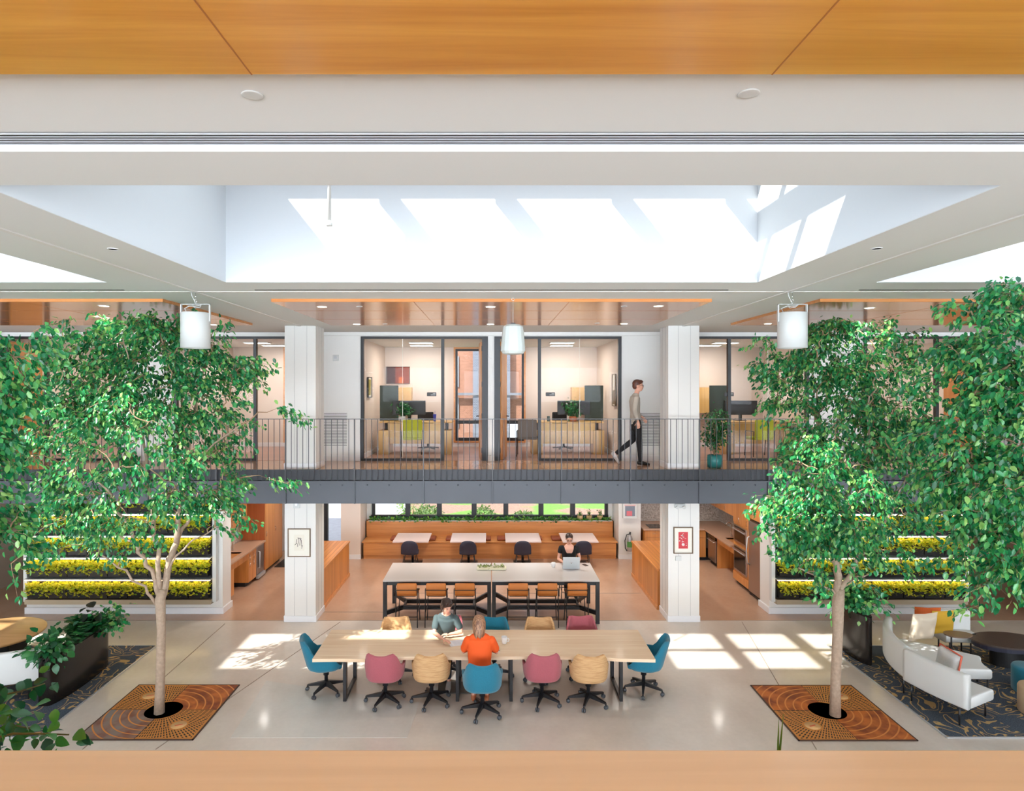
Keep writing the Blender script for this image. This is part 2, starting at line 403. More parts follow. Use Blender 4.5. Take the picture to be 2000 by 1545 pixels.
# ceiling with the skylight openings
SX, SY0, SY1 = 3.32, 4.18, 8.02
cm = MB()
cm.box(-XW, XW, 3.586, SY0, ZC, ZC+.3); cm.box(-XW, XW, SY1, 15.4, ZC, ZC+.3)
edges = [-XW] + sum([[k*8.12-SX, k*8.12+SX] for k in range(-2, 3)], []) + [XW]
for i in range(0, len(edges), 2):
    if edges[i+1] > edges[i]: cm.box(edges[i], edges[i+1], SY0, SY1, ZC, ZC+.3)
struct(cm.build('ceiling', CEIL))
struct(MB().box(-XW, XW, -4.2, 3.588, ZC+.05, ZC+.3).build('ceiling', CEIL))
struct(MB().box(-XW, XW, 15.3, 19.2, 6.15, 6.26).build('ceiling', CEIL))
ZG = 8.16
for k in range(-2, 3):
    c = k*8.12; mb = MB(); t = .15
    e_ = .003
    mb.box(c-SX-t, c-SX+e_, SY0-t, SY1+t, ZC+.002, ZG+.12); mb.box(c+SX-e_, c+SX+t, SY0-t, SY1+t, ZC+.002, ZG+.12)
    mb.box(c-SX, c+SX, SY0-t, SY0+e_, ZC+.002, ZG+.12); mb.box(c-SX, c+SX, SY1-e_, SY1+t, ZC+.002, ZG+.12)
    # lid around the glazing
    mb.box(c-SX, c+SX, SY0, 4.80, ZG, ZG+.12); mb.box(c-SX, c+SX, 7.38, SY1, ZG, ZG+.12)
    struct(mb.build('wall_skylight', SHAFT))
    g = MB()
    for x in (-1.98, -.53, .92, 2.34): g.box(c+x-.07, c+x+.07, 4.80, 7.38, ZG-.1, ZG+.12)
    for y in (4.80, 5.66, 6.52, 7.38): g.box(c-SX, c+SX, y-.02, y+.02, ZG-.02, ZG+.12)
    w = struct(g.build('window_%d' % (40+k), SHAFT))
    MB().box(c-SX, c+SX, 4.80, 7.38, ZG+.1, ZG+.11).build('glass_pane', SKYG, w)
# joint strips and slots in the white ceiling
tb = MB()
for k in (-2, -1, 0, 1):
    x = k*8.12+4.06
    tb.box(x-.03, x+.03, 4.0, 13.6, ZC-.012, ZC+.01)
tb.box(-XW, XW, 8.78, 8.9, ZC-.005, ZC+.01)
struct(tb.build('trim_2', WHITE))
sl = MB()
for c in (-8.12, 0, 8.12): sl.box(c-3.18, c+3.18, 8.62, 8.65, ZC-.004, ZC+.01)
struct(sl.build('trim_3', GREYG))
# long slot diffuser just in front of the camera-side beam
gr = empty('linear_air_diffuser', (0, 3.51, ZC+.046), 0, 'long grey slotted air diffuser across the near white ceiling', 'air vent')
MB().box(-8, 8, -.07, .07, -.004, .0).build('backing', GREYG, gr)
for i in range(5):
    y = -.07+.035*i
    MB().box(-8, 8, y-.004, y+.004, -.010, -.003).build('slat', ALU, gr)
# wood ceiling panels
def wpanel(name, x0, x1, y0, y1, z0, z1, mat, seams):
    o = struct(MB().box(x0, x1, y0, y1, z0, z1).build(name, mat, bevel=.004))
    for (a, b_) in seams:
        MB().beam((a[0],a[1],z0), (b_[0],b_[1],z0), .006, .003).build('joint', plain('veneer joint', srgb(160,98,46), .6), o)
    return o
wpanel('trim_4', -8.5, 8.5, -3.9, 2.68, 6.257, 6.33, OAK, [((-1.0,2.68),(-1.0,-1)), ((1.17,2.68),(1.17,-1))])
for i, c in enumerate((-8.12, 0, 8.12)):
    wpanel('trim_%d' % (5+i), c-3.26, c+3.26, 9.5, 13.07, ZC-.045, ZC+.005, OAKF, [((c+1.15,9.5),(c+1.15,13.07)), ((c-1.15,9.5),(c-1.15,13.07)), ((c-3.26,10.6),(c+3.26,10.6)), ((c-3.26,11.9),(c+3.26,11.9))])
# fascia of the mezzanine
fa = empty('mezzanine_edge_beam', (0, 13.4, 2.55), 0, 'dark grey steel edge beam running below the balcony railing', 'beam')
MB().box(-XW, XW, -.02, .05, .48, .70).build('upper_plate', STEELD, fa)
MB().box(-XW, XW, -.05, .05, 0, .45).build('web_plate', STEEL, fa)
MB().box(-XW, XW, -.09, .05, .45, .475).build('flange', STEEL, fa)
for k in range(-8, 9):
    MB().box(.02+k*1.431-.012, .02+k*1.431+.012, -.085, -.05, 0, .45).build('stiffener', STEEL, fa)
bolt = MB().lathe([(.018,0),(.018,.01),(.010,.016)], 8, Matrix.Rotation(PI/2, 4, 'X')).build('bolt', STEEL, fa, loc=(.02-.477/2, -.05, .36))
for k in range(-12, 13):
    for q in (.18, .5, .82):
        if k == 0 and q == .18: bolt.location = (.02+1.431*q, -.05, .385); continue
        c = bolt.copy(); COL.objects.link(c); c.location = (.02+1.431*(k+q), -.05, .385)
# railing
rl = empty('balcony_railing', (0, 13.33, ZM-.2), 0, 'thin grey metal balcony railing with upright bars on the upper floor', 'railing')
MB().box(-XW, XW, -.02, .02, 1.27, 1.285).build('top_rail', RAILM, rl)
for k in range(-8, 9):
    MB().box(.02+k*1.431-.008, .02+k*1.431+.008, -.03, .03, .0, 1.27).build('post', RAILM, rl)
b0 = None; rest = MB()
for i in range(-168, 168):
    if i % 12 == 0: continue
    x = .02+i*1.431/12
    if -48 <= i <= 50+10:
        if b0 is None: b0 = MB().tube([(0,0,0),(0,0,1.27)], .0075, 6).build('baluster', RAILM, rl); b0.location = (x,0,0)
        else:
            c = b0.copy(); COL.objects.link(c); c.location = (x,0,0)
    else: rest.tube([(x,0,0),(x,0,1.27)], .0075, 6)
rs = rest.build('baluster', RAILM, rl); rs['kind'] = 'stuff'
# columns
def column(x, label, n):
    c = empty('column', (x, 13.93, 0), 0, label, 'column')
    MB().box(-.33, .33, -.33, .33, 0, 2.9).box(-.33, .33, -.33, .33, ZM, ZC).build('shaft', WHITE, c, bevel=.004)
    jb = MB()
    for z0, z1 in ((.13, 2.9), (ZM+.13, ZC)):
        for q in (-.12, .14):
            jb.box(q-.004, q+.004, -.334, -.329, z0, z1)
            for s in (-1, 1): jb.box(s*.33-.004, s*.33+.004, q-.004, q+.004, z0, z1)
    jb.build('board_joint', plain('grey joint line', srgb(196,194,192), .7), c)  # grey strips marking the joints between the column boards
    MB().box(-.345, .345, -.345, .345, 0, .13).build('baseboard', BASEW, c, bevel=.006)
    MB().box(-.345, .345, -.345, .345, ZM, ZM+.13).build('baseboard', BASEW, c, bevel=.006)
column(-4.05, 'white square column left of the long table, with a framed ink drawing', 0)
column(4.07, 'white square column right of the long table, with a framed red print', 1)
column(-12.2, 'white square column at far left behind the leaves', 2)
column(12.2, 'white square column at far right behind the big leafy tree', 3)

# corridor wall of the offices, z 3.23 .. 6.27
units = [(-3.09, -.085, 'L'), (.065, 3.07, 'R'), (4.55, 7.5, 'R2'), (8.8, 11.6, 'L2'), (-7.5, -4.52, 'L3'), (-11.6, -8.75, 'R3')]
wall_y('wall_corridor', WHITE, 15.2, 15.32, -XW, XW, ZM, ZC, [(u[0], u[1], ZM, 6.17) for u in units])
wn = 20
def office_front(x0, x1, side, i):
    # x0..x1 glazing unit; side -1: door on the right end, +1: door on the left end
    dw = 1.0; fr = MB(); y0, y1 = 15.17, 15.27; t = .07; z0, z1 = ZM, 6.17
    zt_ = z1-t*.8; fr.box(x0, x1, y0, y1, zt_, z1); fr.box(x0, x0+t, y0, y1, z0, zt_); fr.box(x1-t, x1, y0, y1, z0, zt_)
    if side < 0: mx = x1-dw-t; fr.box(mx-t/2, mx+t/2, y0, y1, z0, zt_); gx = (x0+t, mx-t/2); fr.box(x1-t*2, x1-t, y0+.002, y1, z0, zt_)
    else: mx = x0+dw+t; fr.box(mx-t/2, mx+t/2, y0, y1, z0, zt_); gx = (mx+t/2, x1-t); fr.box(x0+t, x0+t*2, y0+.002, y1, z0, zt_)
    fr.box(gx[0], gx[1], y0, y1, z0, z0+t*.8)
    w = struct(fr.build('window_%d' % i, FRAME))
    mid = (gx[0]+gx[1])/2
    MB().box(gx[0], mid-.002, 15.215, 15.225, z0+.05, z1-.05).build('glass_pane', GLASS, w)
    MB().box(mid+.002, gx[1], 15.215, 15.225, z0+.05, z1-.05).build('glass_pane', GLASS, w)
    MB().box(mid-.004, mid+.004, 15.212, 15.228, z0+.05, z1-.05).build('joint', plain('glass joint', srgb(235,235,225), .3), w)
    # the door stands open into the office
    d = bpy.data.objects.new('door_%d' % i, None); COL.objects.link(d); d['kind'] = 'structure'
    hx = x1-t*2 if side < 0 else x0+t*2
    d.location = (hx, 15.3, ZM); d.rotation_euler = (0, 0, .06 if side < 0 else -.16)
    MB().box(-.045 if side < 0 else 0, 0 if side < 0 else .045, 0, .86, .01, 2.82).build('door_leaf', OAKV, d)
    sx = -.045 if side < 0 else .045
    hb = MB()
    for z in (.18, 1.0, 1.75, 2.6): hb.box(-.012, .012, -.04, .02, z, z+.12)
    hb.build('hinge', BLACK, d)
    MB().tube([(sx,.78,1.02),(sx*2.3,.78,1.02),(sx*2.3,.66,1.02)], .011, 8).build('door_handle', BLACK, d)
for i, (a, b_, s) in enumerate(units): office_front(a, b_, -1 if s[0] == 'L' else 1, 20+i)
# partitions between the offices, kept clear of the corridor wall
for i, (a, b_) in enumerate(((-.06, .04), (3.1, 4.5), (-4.5, -3.13), (7.98, 8.7), (-8.7, -7.6), (11.7, 11.8), (-11.8, -11.7))):
    struct(MB().box(a, b_, 15.32, 18.9, ZM, 6.15).build('wall_partition', OFFW))
sk = MB()
for (a, b_) in ((-4.7,-3.09), (3.07,4.55)): sk.box(a, b_, 15.17, 15.2, ZM, ZM+.13)
sk.box(-.085, .065, 15.17, 15.2, ZM, ZM+.13); sk.box(-.085, .065, 15.14, 15.2, ZM, ZM+.13)
struct(sk.build('baseboard_corridor', BASEW))
sk = MB()
for (a, b_) in ((-3.1,-.08), (.05,3.1), (4.5,7.6), (-7.6,-4.5)): sk.box(a, b_, 18.87, 18.9, ZM, ZM+.12)
for x in (-3.12, 3.07): sk.box(x, x+.03, 15.33, 18.9, ZM, ZM+.12)
struct(sk.build('baseboard_office', BASEW))
struct(MB().box(-4.6, 4.6, 15.12, 15.2, 6.19, ZC).build('trim_8', WHITE))
# white pilasters on the ground floor, corner walls round the green walls
struct(MB().box(-4.36, -3.79, 18.6, YB, 0, 2.86).build('wall_pier', OFFW)); struct(MB().box(3.68, 4.32, 18.6, YB, 0, 2.86).build('wall_pier', WHITE))
struct(MB().box(-4.38, -3.78, 18.58, 18.6, 0, .13).box(3.67, 4.34, 18.58, 18.6, 0, .13).build('baseboard_back', BASEW))
struct(MB().box(-10.2, -5.9, 14.1, 14.55, 0, 2.86).build('wall_left', WHITE)); struct(MB().box(-6.76,-6.66,14.56,YB,0,2.86).build('wall_left', WHITE))
struct(MB().box(6.1, 10.4, 14.1, 14.6, 0, 2.86).build('wall_right', WHITE)); struct(MB().box(6.96,7.06,14.61,YB,0,2.86).build('wall_right', WHITE))
struct(MB().box(-10.23, -5.87, 14.07, 14.58, 0, .14).box(6.07, 10.43, 14.07, 14.63, 0, .14).build('baseboard_living', BASEW, bevel=.006))
struct(MB().box(-12.3, -12.1, 14.2, YB, 0, 2.86).build('wall_left', plain('warm grey paint', srgb(176,164,150), .6)))
struct(MB().box(12.1, 12.3, 14.2, YB, 0, 2.86).build('wall_right', plain('brown paint', srgb(150,120,100), .6)))
# booth window
mb = MB(); y0, y1 = YB-.02, YB+.08
mb.box(gw[0], gw[1], y0+.003, y1, gw[2]+.002, gw[2]+.09); mb.box(gw[0], gw[1], y0+.003, y1, gw[3]-.06, gw[3]-.002)
xs = [(727+732)/2, 796.5, 858, 926, 988, 1056.7, 1118.5, 1184]
for i, p in enumerate(xs):
    x = (p-CX)*YB/F; w_ = .045 if i in (0, 7) else .075
    mb.box(x-w_/1, x+w_/1, y0, y1, gw[2], gw[3])
w = struct(mb.build('window_1', FRAME))
for i in range(7):
    a, b_ = (xs[i]-CX)*YB/F, (xs[i+1]-CX)*YB/F
    MB().box(a+.05, b_-.05, YB+.03, YB+.04, gw[2]+.05, gw[3]-.05).build('glass_pane', GLASS, w)
mb = MB().box(gd[0], gd[0]+.22, YB-.02, YB+.1, 0, gd[3]).box(gd[1]-.04, gd[1], YB-.02, YB+.1, 0, gd[3]).box(gd[0]+.22, gd[1]-.04, YB-.02, YB+.1, gd[3]-.08, gd[3]).box(gd[0]+.22, gd[1]-.04, YB-.02, YB+.1, 0, .2)
w = struct(mb.build('door_1', FRAME)); MB().box(gd[0]+.2, gd[1]-.03, YB+.03, YB+.04, .15, gd[3]-.05).build('glass_pane', GLASS, w)
# parapet under the camera with a pale oak cap
struct(MB().box(-XW, XW, .8, 1.0, 3.0, 4.1).build('wall_parapet', WHITE))
cap = tag(MB().box(-9, 9, .66, 1.14, 4.19, 4.31).build('parapet_cap', OAKR, bevel=.006), 'broad pale oak handrail cap along the bottom of the view', 'handrail')
struct(MB().box(-XW, XW, 1.0, 1.95, 3.54, 3.62).build('trim_14', WHITE))
st = MB().box(-XW, XW, .86, .94, 4.05, 4.2); struct(st.build('trim_9', BLACK))
# ================================================================== task chair
def smooth_step(t, a, b):
    u = min(max((t-a)/(b-a), 0), 1); return u*u*(3-2*u)
def task_chair():
    r = empty('task_chair', (0,0,0))          # back towards -Y
    # upholstered bucket shell: angle 0 = middle of the back
    NA, NV = 44, 12; vs = []
    for i in range(NA+1):
        t = -PI*.86 + 2*PI*.86*i/NA; a = abs(t)
        rim = .475 + (.655-.475)*(1-smooth_step(a, 1.75, 2.55)) + (.885-.655)*(1-smooth_step(a, .74, 1.12)) + .025*smooth_step(a, .1, .7)*(1-smooth_step(a, .74, .95))
        for j in range(NV+1):
            v = j/NV
            if v < .4:
                u = v/.4; rad = .10+.90*math.sin(u*PI/2)**.9; z = .40+.075*(1-math.cos(u*PI/2))
            else:
                u = (v-.4)/.6; rad = 1.0; z = .475+(rim-.475)*u
            hh = max(0, z-.45)
            ex = .255+.10*min(hh,.2) - .10*max(0, hh-.22); ey = .245+.10*hh
            s_, c_ = math.sin(t), -math.cos(t); p = 2.7
            k = 1/((abs(s_)**p+abs(c_)**p)**(1/p))
            lean = -.02-.18*hh if a < 1.1 else -.02-.18*hh*.3
            vs.append((ex*rad*s_*k, ey*rad*c_*k + (lean*smooth_step(1.5-a, 0, .9) if hh > 0 else 0), z))
    fs = [(i*(NV+1)+j, (i+1)*(NV+1)+j, (i+1)*(NV+1)+j+1, i*(NV+1)+j+1) for i in range(NA) for j in range(NV)]
    sh = MB().add(vs, fs, True).build('shell', TEAL, r)
    so = sh.modifiers.new('thick', 'SOLIDIFY'); so.thickness = .035; so.offset = 1
    bv = sh.modifiers.new('soft', 'BEVEL'); bv.width = .012; bv.segments = 3; bv.angle_limit = .8
    MB().rbox((0,.02,.455), (.44,.46,.08), .035).build('seat', TEAL, r)
    MB().box(-.03,.03,-.10,-.04,.365,.40).build('tag', ALU, r)
    MB().lathe([(.028,.08),(.028,.26),(.045,.27),(.045,.33),(.11,.35),(.11,.385)], 16).build('gas_lift', BLACK, r)
    caster = None
    for k in range(5):
        a = PI/2+.3+2*PI*k/5
        M = Matrix.Rotation(a, 4, 'Z')
        L = MB()
        L.add([(.03,-.028,.10),(.03,.028,.10),(.03,.028,.17),(.03,-.028,.17),(.31,-.014,.075),(.31,.014,.075),(.31,.014,.10),(.31,-.014,.10)],
              [(0,1,2,3),(7,6,5,4),(0,4,5,1),(1,5,6,2),(2,6,7,3),(3,7,4,0)])
        L.tube([(.31,0,.09),(.31,0,.06)], .013, 8)
        lg = L.build('leg', BLACK, r); lg.rotation_euler = (0,0,a)
        if caster is None:
            c = MB()
            for s in (-1, 1): c.lathe([(.005,-.012),(.026,-.012),(.03,-.006),(.03,.006),(.026,.012),(.005,.012)], 14, Matrix.Translation((.315, s*.016, .03)) @ Matrix.Rotation(PI/2, 4, 'X'))
            caster = c.build('caster', GREYP, lg)
        else:
            c2 = caster.copy(); COL.objects.link(c2); c2.parent = lg
    return r
tc0 = task_chair()
FAB = {'teal': TEAL, 'pink': PINK, 'beige': BEIGE}
def put_chair(col, px, d, rz, label, first=[True]):
    x = (px-CX)*d/F
    if first[0]:
        o = tc0; o.location = (x, d, 0); o.rotation_euler = (0,0,rz); first[0] = False
        tag(o, label, 'office chair', 'swivel chairs round the long table')
        return o
    return copy_tree(tc0, (x, d, 0), rz, label, 'swivel chairs round the long table', mats={'teal wool': FAB[col]})
tag(tc0, '', 'office chair')
put_chair('teal', 942, 9.78, .03, 'teal fabric swivel chair that the woman in the orange top sits on')
tc0['label'] = 'teal fabric swivel chair that the woman in the orange top sits on'; tc0['category'] = 'office chair'; tc0['group'] = 'swivel chairs round the long table'
put_chair('pink', 753, 10.12, -.05, 'rose pink swivel chair at the near left of the long table, beside the beige one')
put_chair('beige', 843, 10.12, .04, 'beige striped swivel chair between the rose chair and the woman in orange')
put_chair('pink', 1058.5, 10.13, .02, 'rose pink swivel chair at the near side, right of the woman in orange')
put_chair('beige', 1149, 10.10, -.04, 'beige striped swivel chair nearest the right end of the long table, near side')
put_chair('teal', 637, 10.5, -PI/2+.25, 'teal swivel chair at the left head of the long table')
put_chair('teal', 1257, 10.5, PI/2-.25, 'teal swivel chair at the right head of the long table')
for c, px, d, rz, lb in (('beige', 772, 11.02, PI+.1, 'beige swivel chair on the far side of the long table, left of the dark-haired woman'),
                         ('pink', 868, 11.12, PI-.2, 'rose pink swivel chair that the dark-haired woman sits on'),
                         ('teal', 965, 11.0, PI, 'teal swivel chair at the far side, behind the woman in orange'),
                         ('beige', 1055, 11.0, PI-.05, 'beige swivel chair at the far side between a teal and a rose chair'),
                         ('pink', 1141, 11.06, PI+.05, 'rose pink swivel chair at the far right side of the long table')):
    put_chair(c, px, d, rz, lb)

# ================================================================== long live-edge table
lt = empty('conference_table', (-.12, 10.56, 0), 0, 'long pale live-edge timber table on black steel frames', 'table')
top = MB(); N = 60; pts = []
near = []
for i in range(N+1):
    u = i/N; x = -2.66+5.32*u
    w_ = .012*math.sin(9*u+1)+.008*math.sin(23*u)
    dip = .0
    if u < .20: e = -.61
    elif u < .26: e = -.61+.10*((u-.20)/.06)
    elif u < .80: e = -.51
    elif u < .9: e = -.51-.09*((u-.80)/.1)
    else: e = -.60
    near.append((x, e+w_))
far = [(2.66-5.32*i/N, .605+.006*math.sin(i*.9)) for i in range(N+1)]
top.prism(near+far, .70, .75)
top.build('tabletop', SLAB, lt, bevel=.004)
for x in (-2.20, -.42, .43, 2.17):
    m_ = MB(); m_.box(x-.025, x+.025, -.42, -.32, .06, .70); m_.box(x-.025, x+.025, .32, .42, .06, .70)
    m_.box(x-.025, x+.025, -.42, .42, 0, .06); m_.box(x-.025, x+.025, -.42, .42, .66, .70)
    m_.build('leg_frame', BLACK, lt, bevel=.003)
for x in (-1.31, 1.3):
    MB().box(x-.75, x+.75, -.02, .02, .62, .68).build('crossbar', BLACK, lt)
MB().box(-.9, -.1, -.15, .25, 0, .012).build('cable_cover', plain('floor box lid', srgb(110,108,104), .5), lt)
# ================================================================== high white tables
def high_table(x0, x1, label):
    t = empty('high_table', ((x0+x1)/2, 14.16, 0), 0, label, 'table', 'white high tables pushed end to end')
    w = (x1-x0)/2-.01
    MB().box(-w, w, -.68, .68, .885, .915).build('tabletop', TABW, t, bevel=.003)
    MB().box(-w+.02, w-.02, -.64, -.60, .80, .885).build('apron', BLACK, t); MB().box(-w+.02, w-.02, .60, .64, .80, .885).build('apron', BLACK, t)
    MB().box(-w+.03, w-.03, -.45, -.10, .82, .87).build('cable_tray', BLACK, t)
    for sx in (-1, 1):
        for sy in (-1, 1):
            MB().box(sx*w-(.08 if sx > 0 else 0), sx*w+(0 if sx > 0 else .08), sy*.64-.035, sy*.64+.035, 0, .885).build('leg', BLACK, t, bevel=.003)
            MB().beam((sx*(w-.05), sy*.64, .22), (sx*(w-.36), sy*.20, .19), .05, .09).build('brace', BLACK, t)
    for sy in (-1, 1):
        MB().box(-w+.35, w-.35, sy*.20-.04, sy*.20+.04, .15, .23).build('stretcher', BLACK, t)
    for sx in (-1, 1): MB().beam((sx*(w-.38), -.2, .19), (sx*(w-.38), .2, .19), .04, .06).build('cross_tie', BLACK, t)
    return t
high_table(-2.29, 0, 'left one of two white high tables, leafy tray at its right end')
high_table(0, 2.28, 'right one of two white high tables, where the woman works on a laptop')
# ================================================================== counter stools
def stool():
    s = empty('bar_stool', (0,0,0))            # back towards -Y
    MB().rbox((0,.03,.655), (.42,.40,.05), .03).build('seat', ORANGE, s)
    bk = MB()
    M = Matrix.Translation((0,-.20,.795)) @ Matrix.Rotation(-.12, 4, 'X')
    bk.rbox((0,0,0), (.41,.05,.22), .06, M @ Matrix.Rotation(0, 4, 'X')); bk.build('backrest', ORANGE, s)
    for sx in (-1, 1):
        MB().tube([(sx*.22,-.22,.78),(sx*.22,-.21,.60),(sx*.225,-.235,0)], .010, 8).build('leg', BLACK, s)
        MB().tube([(sx*.20,.20,.63),(sx*.225,.235,0)], .010, 8).build('leg', BLACK, s)
        MB().tube([(sx*.22,-.22,.78),(sx*.22,-.16,.79),(sx*.225,.12,.70),(sx*.20,.2,.63)], .009, 8).build('arm_bar', BLACK, s)
        MB().tube([(sx*.222,-.225,.30),(sx*.222,.225,.30)], .008, 8).build('side_rail', BLACK, s)
    MB().tube([(-.22,-.245,.78),(.22,-.245,.78)], .009, 8).build('back_rail', BLACK, s)
    MB().tube([(-.222,-.227,.22),(.222,-.227,.22)], .009, 8).tube([(-.222,.227,.25),(.222,.227,.25)], .009, 8).build('footrest', BLACK, s)
    MB().box(-.18,.18,-.15,.2,.615,.63).build('seat_frame', BLACK, s)
    return s
st0 = stool(); g_ = 'counter stools at the high tables'
sl_ = ['leftmost of the orange leather counter stools under the left high table', 'middle orange counter stool under the left high table', 'orange counter stool under the left high table, nearest its centre legs',
       'orange counter stool under the right high table, nearest its centre legs', 'middle orange counter stool under the right high table', 'rightmost of the orange leather counter stools on the near side']
for i, px in enumerate((795, 852, 908, 1012, 1069, 1127)):
    x = (px-CX)*13.35/F
    if i == 0: o = st0; o.location = (x, 13.5, 0); tag(o, sl_[0], 'bar stool', g_)
    else: o = copy_tree(st0, (x, 13.5, 0), 0, sl_[i], g_)
copy_tree(st0, (1.83, 15.03, 0), PI, 'orange counter stool that the woman with the laptop sits on', g_)
# ================================================================== booth bench
bn = empty('booth_bench', (-.05, 18.6, 0), 0, 'long wooden booth bench with high back below the window', 'bench')
MB().box(-3.66, 3.66, .04, .66, 0, .10).build('plinth', OAKH, bn)
MB().box(-3.66, 3.66, 0, .66, .11, .47).build('front_panel', OAKH, bn)
MB().box(-3.70, 3.70, -.02, .68, .47, .50).build('seat', OAKH, bn, bevel=.004)
MB().box(-3.72, 3.71, .68, .72, .50, .96).box(-3.72,3.71,.92,.94,.5,.96).box(-3.72,-3.7,.68,.94,.5,.96).box(3.69,3.71,.68,.94,.5,.96).build('backrest', OAKH, bn)
MB().box(-3.60, 3.62, .72, .92, .80, .93).build('soil', SOIL, bn)
MB().box(-3.66, 3.66, .66, .72, .955, .975).build('ledge', BLINDW, bn)
tx = [-2.22, -.645, .875, 2.44]
tl = ['pale booth table farthest to the left', 'pale booth table, second from the left', 'pale booth table, second from the right', 'pale booth table on the right, behind the woman with the laptop']
for i, x in enumerate(tx):
    t = empty('booth_table', (x, 18.1, 0), 0, tl[i], 'table', 'small pale tables along the booth bench')
    MB().box(-.49, .49, -.53, .53, .72, .75).build('tabletop', PINKT, t, bevel=.004)
    MB().box(-.48, .48, -.52, .52, .70, .72).build('edge_band', OAKH, t)
    MB().tube([(0,0,.02),(0,0,.70)], .035, 12).build('leg', BLACK, t)
    MB().box(-.25, .25, -.3, .3, 0, .02).build('base', BLACK, t, bevel=.004)
    cx = x+(-.02, .13, .1, .0)[i]
    lo = ((763+852)/2, (871+959)/2, (970+1059)/2, (1076+1165)/2)[i]
    X = (lo-CX)*18.9/F
    tag(MB().rbox((0,0,.035), (1.32,.42,.07), .03).build('seat_cushion', BROWNC, None, loc=(X, 18.92, .5)),
        'brown leather seat pad on the booth bench, ' + ('farthest left', 'second from left', 'second from right', 'farthest right')[i], 'cushion', 'seat pads on the booth bench')
def shell_chair():
    s = empty('shell_chair', (0,0,0))
    NA, NV = 20, 14; vs = []
    for j in range(NV+1):
        v = j/NV
        if v < .5: y = .24-.40*(v/.5); z = .44+.02*math.cos(v*6); w = .21+.02*math.sin(v*PI)
        else:
            u = (v-.5)/.5; y = -.16-.06*u-.02*math.sin(u*PI); z = .46+.38*u; w = .23*(1-.25*u**4)
        for i in range(NA+1):
            u2 = -1+2*i/NA
            vs.append((w*u2, y+(.05*u2*u2 if v > .5 else 0), z+(.035*u2*u2 if v < .55 else 0)-(.07*abs(u2)**3*max(0,(v-.8)/.2) if v > .8 else 0)))
    fs = [(j*(NA+1)+i, j*(NA+1)+i+1, (j+1)*(NA+1)+i+1, (j+1)*(NA+1)+i) for j in range(NV) for i in range(NA)]
    o = MB().add(vs, fs, True).build('seat_shell', NAVY, s); so = o.modifiers.new('t', 'SOLIDIFY'); so.thickness = .014; so.offset = 0
    for sx in (-1, 1):
        for sy in (-1, 1): MB().tube([(sx*.15, sy*.14, .43), (sx*.21, sy*.21, 0)], .011, 8).build('leg', BLACK, s)
    MB().tube([(-.19,-.18,.2),(.19,-.18,.2)], .008, 6).tube([(-.19,.18,.2),(.19,.18,.2)], .008, 6).tube([(-.16,-.15,.39),(.16,-.15,.39)], .008, 6).build('rung', BLACK, s)
    return s
sc0 = shell_chair()
cl_ = ['navy shell chair at the leftmost booth table', 'navy shell chair at the second booth table from the left', 'navy shell chair at the second booth table from the right', 'navy shell chair partly hidden behind the woman with the laptop']
for i, px in enumerate((800, 914, 1021, 1139)):
    x = (px-CX)*17.35/F
    if i == 0: sc0.location = (x, 17.5, 0); tag(sc0, cl_[0], 'chair', 'navy chairs at the booth tables')
    else: copy_tree(sc0, (x, 17.5, 0), 0, cl_[i], 'navy chairs at the booth tables')
# ================================================================== islands
def island(x0, x1, label, sgn):
    t = empty('kitchen_island', ((x0+x1)/2, 15.66, 0), 0, label, 'kitchen island'); w = (x1-x0)/2
    MB().box(-w+.02, w-.02, -1.30, 1.30, .0, .87).build('body', OAKI, t)
    MB().box(-w, w, -1.33, 1.33, .87, .915).build('worktop', OAKC, t, bevel=.003)
    MB().box(-w+.0, w-.0, -1.31, 1.31, 0, .08).build('plinth', OAKH, t)
    MB().box(-w*.8, w*.8, 1.30, 1.33, .1, .85).build('appliance_door', BLACKP, t)
island(-4.56, -3.74, 'wooden kitchen island left of the high tables, partly behind the left column', -1)
island(3.69, 4.50, 'wooden kitchen island right of the high tables, partly behind the right column', 1)
# ================================================================== kitchens
def door(mb_parent, x, y0, y1, z0, z1, face, mat=OAKV, name='door', handle=True, hz=None):
    # a cabinet front lying in a plane of constant x; face = +1/-1 the side it looks to
    d = MB().box(min(x, x+face*.02), max(x, x+face*.02), y0+.003, y1-.003, z0+.003, z1-.003).build(name, mat, mb_parent, bevel=.002)
    if handle:
        hx = x+face*.045; hz0 = hz if hz is not None else z1-.22; hy = y0+.05
        MB().tube([(x+face*.02,hy,hz0),(hx,hy,hz0),(hx,hy,hz0+.12),(x+face*.02,hy,hz0+.12)], .005, 6).build('handle', CHROME, d)
    return d
# ---- left run, fronts look to +x at x=-6.05
def lcab(name, y0, y1, z0, z1, label, cat, fronts, mat=OAKV, xf=-6.05, xb=-6.65, toe=True, hz=None):
    t = empty(name, (0, y0, 0), 0, label, cat)
    MB().box(xb, xf-.02, 0, y1-y0, z0+(.1 if toe else 0), z1).build('body', mat, t)
    if toe: MB().box(xb, xf-.09, 0, y1-y0, 0, .1).build('toe_kick', BLACKP, t)
    for (a, b_, c, d_) in fronts: door(t, xf-.02, a, b_, c, d_, 1, mat, hz=hz)
    return t
lcab('base_cabinet', 14.62, 15.1, 0, .87, 'oak base cabinet at the near end of the left kitchen run', 'cabinet', [(0,.48,.1,.7),(0,.48,.7,.87)])
t = empty('sink_cabinet', (0,15.1,0), 0, 'open knee space with oak apron under the left sink', 'cabinet')
MB().box(-6.65,-6.07,0,.9,.68,.87).build('apron', OAKV, t); MB().box(-6.65,-6.6,0,.9,.0,.68).build('back_panel', REDW, t)
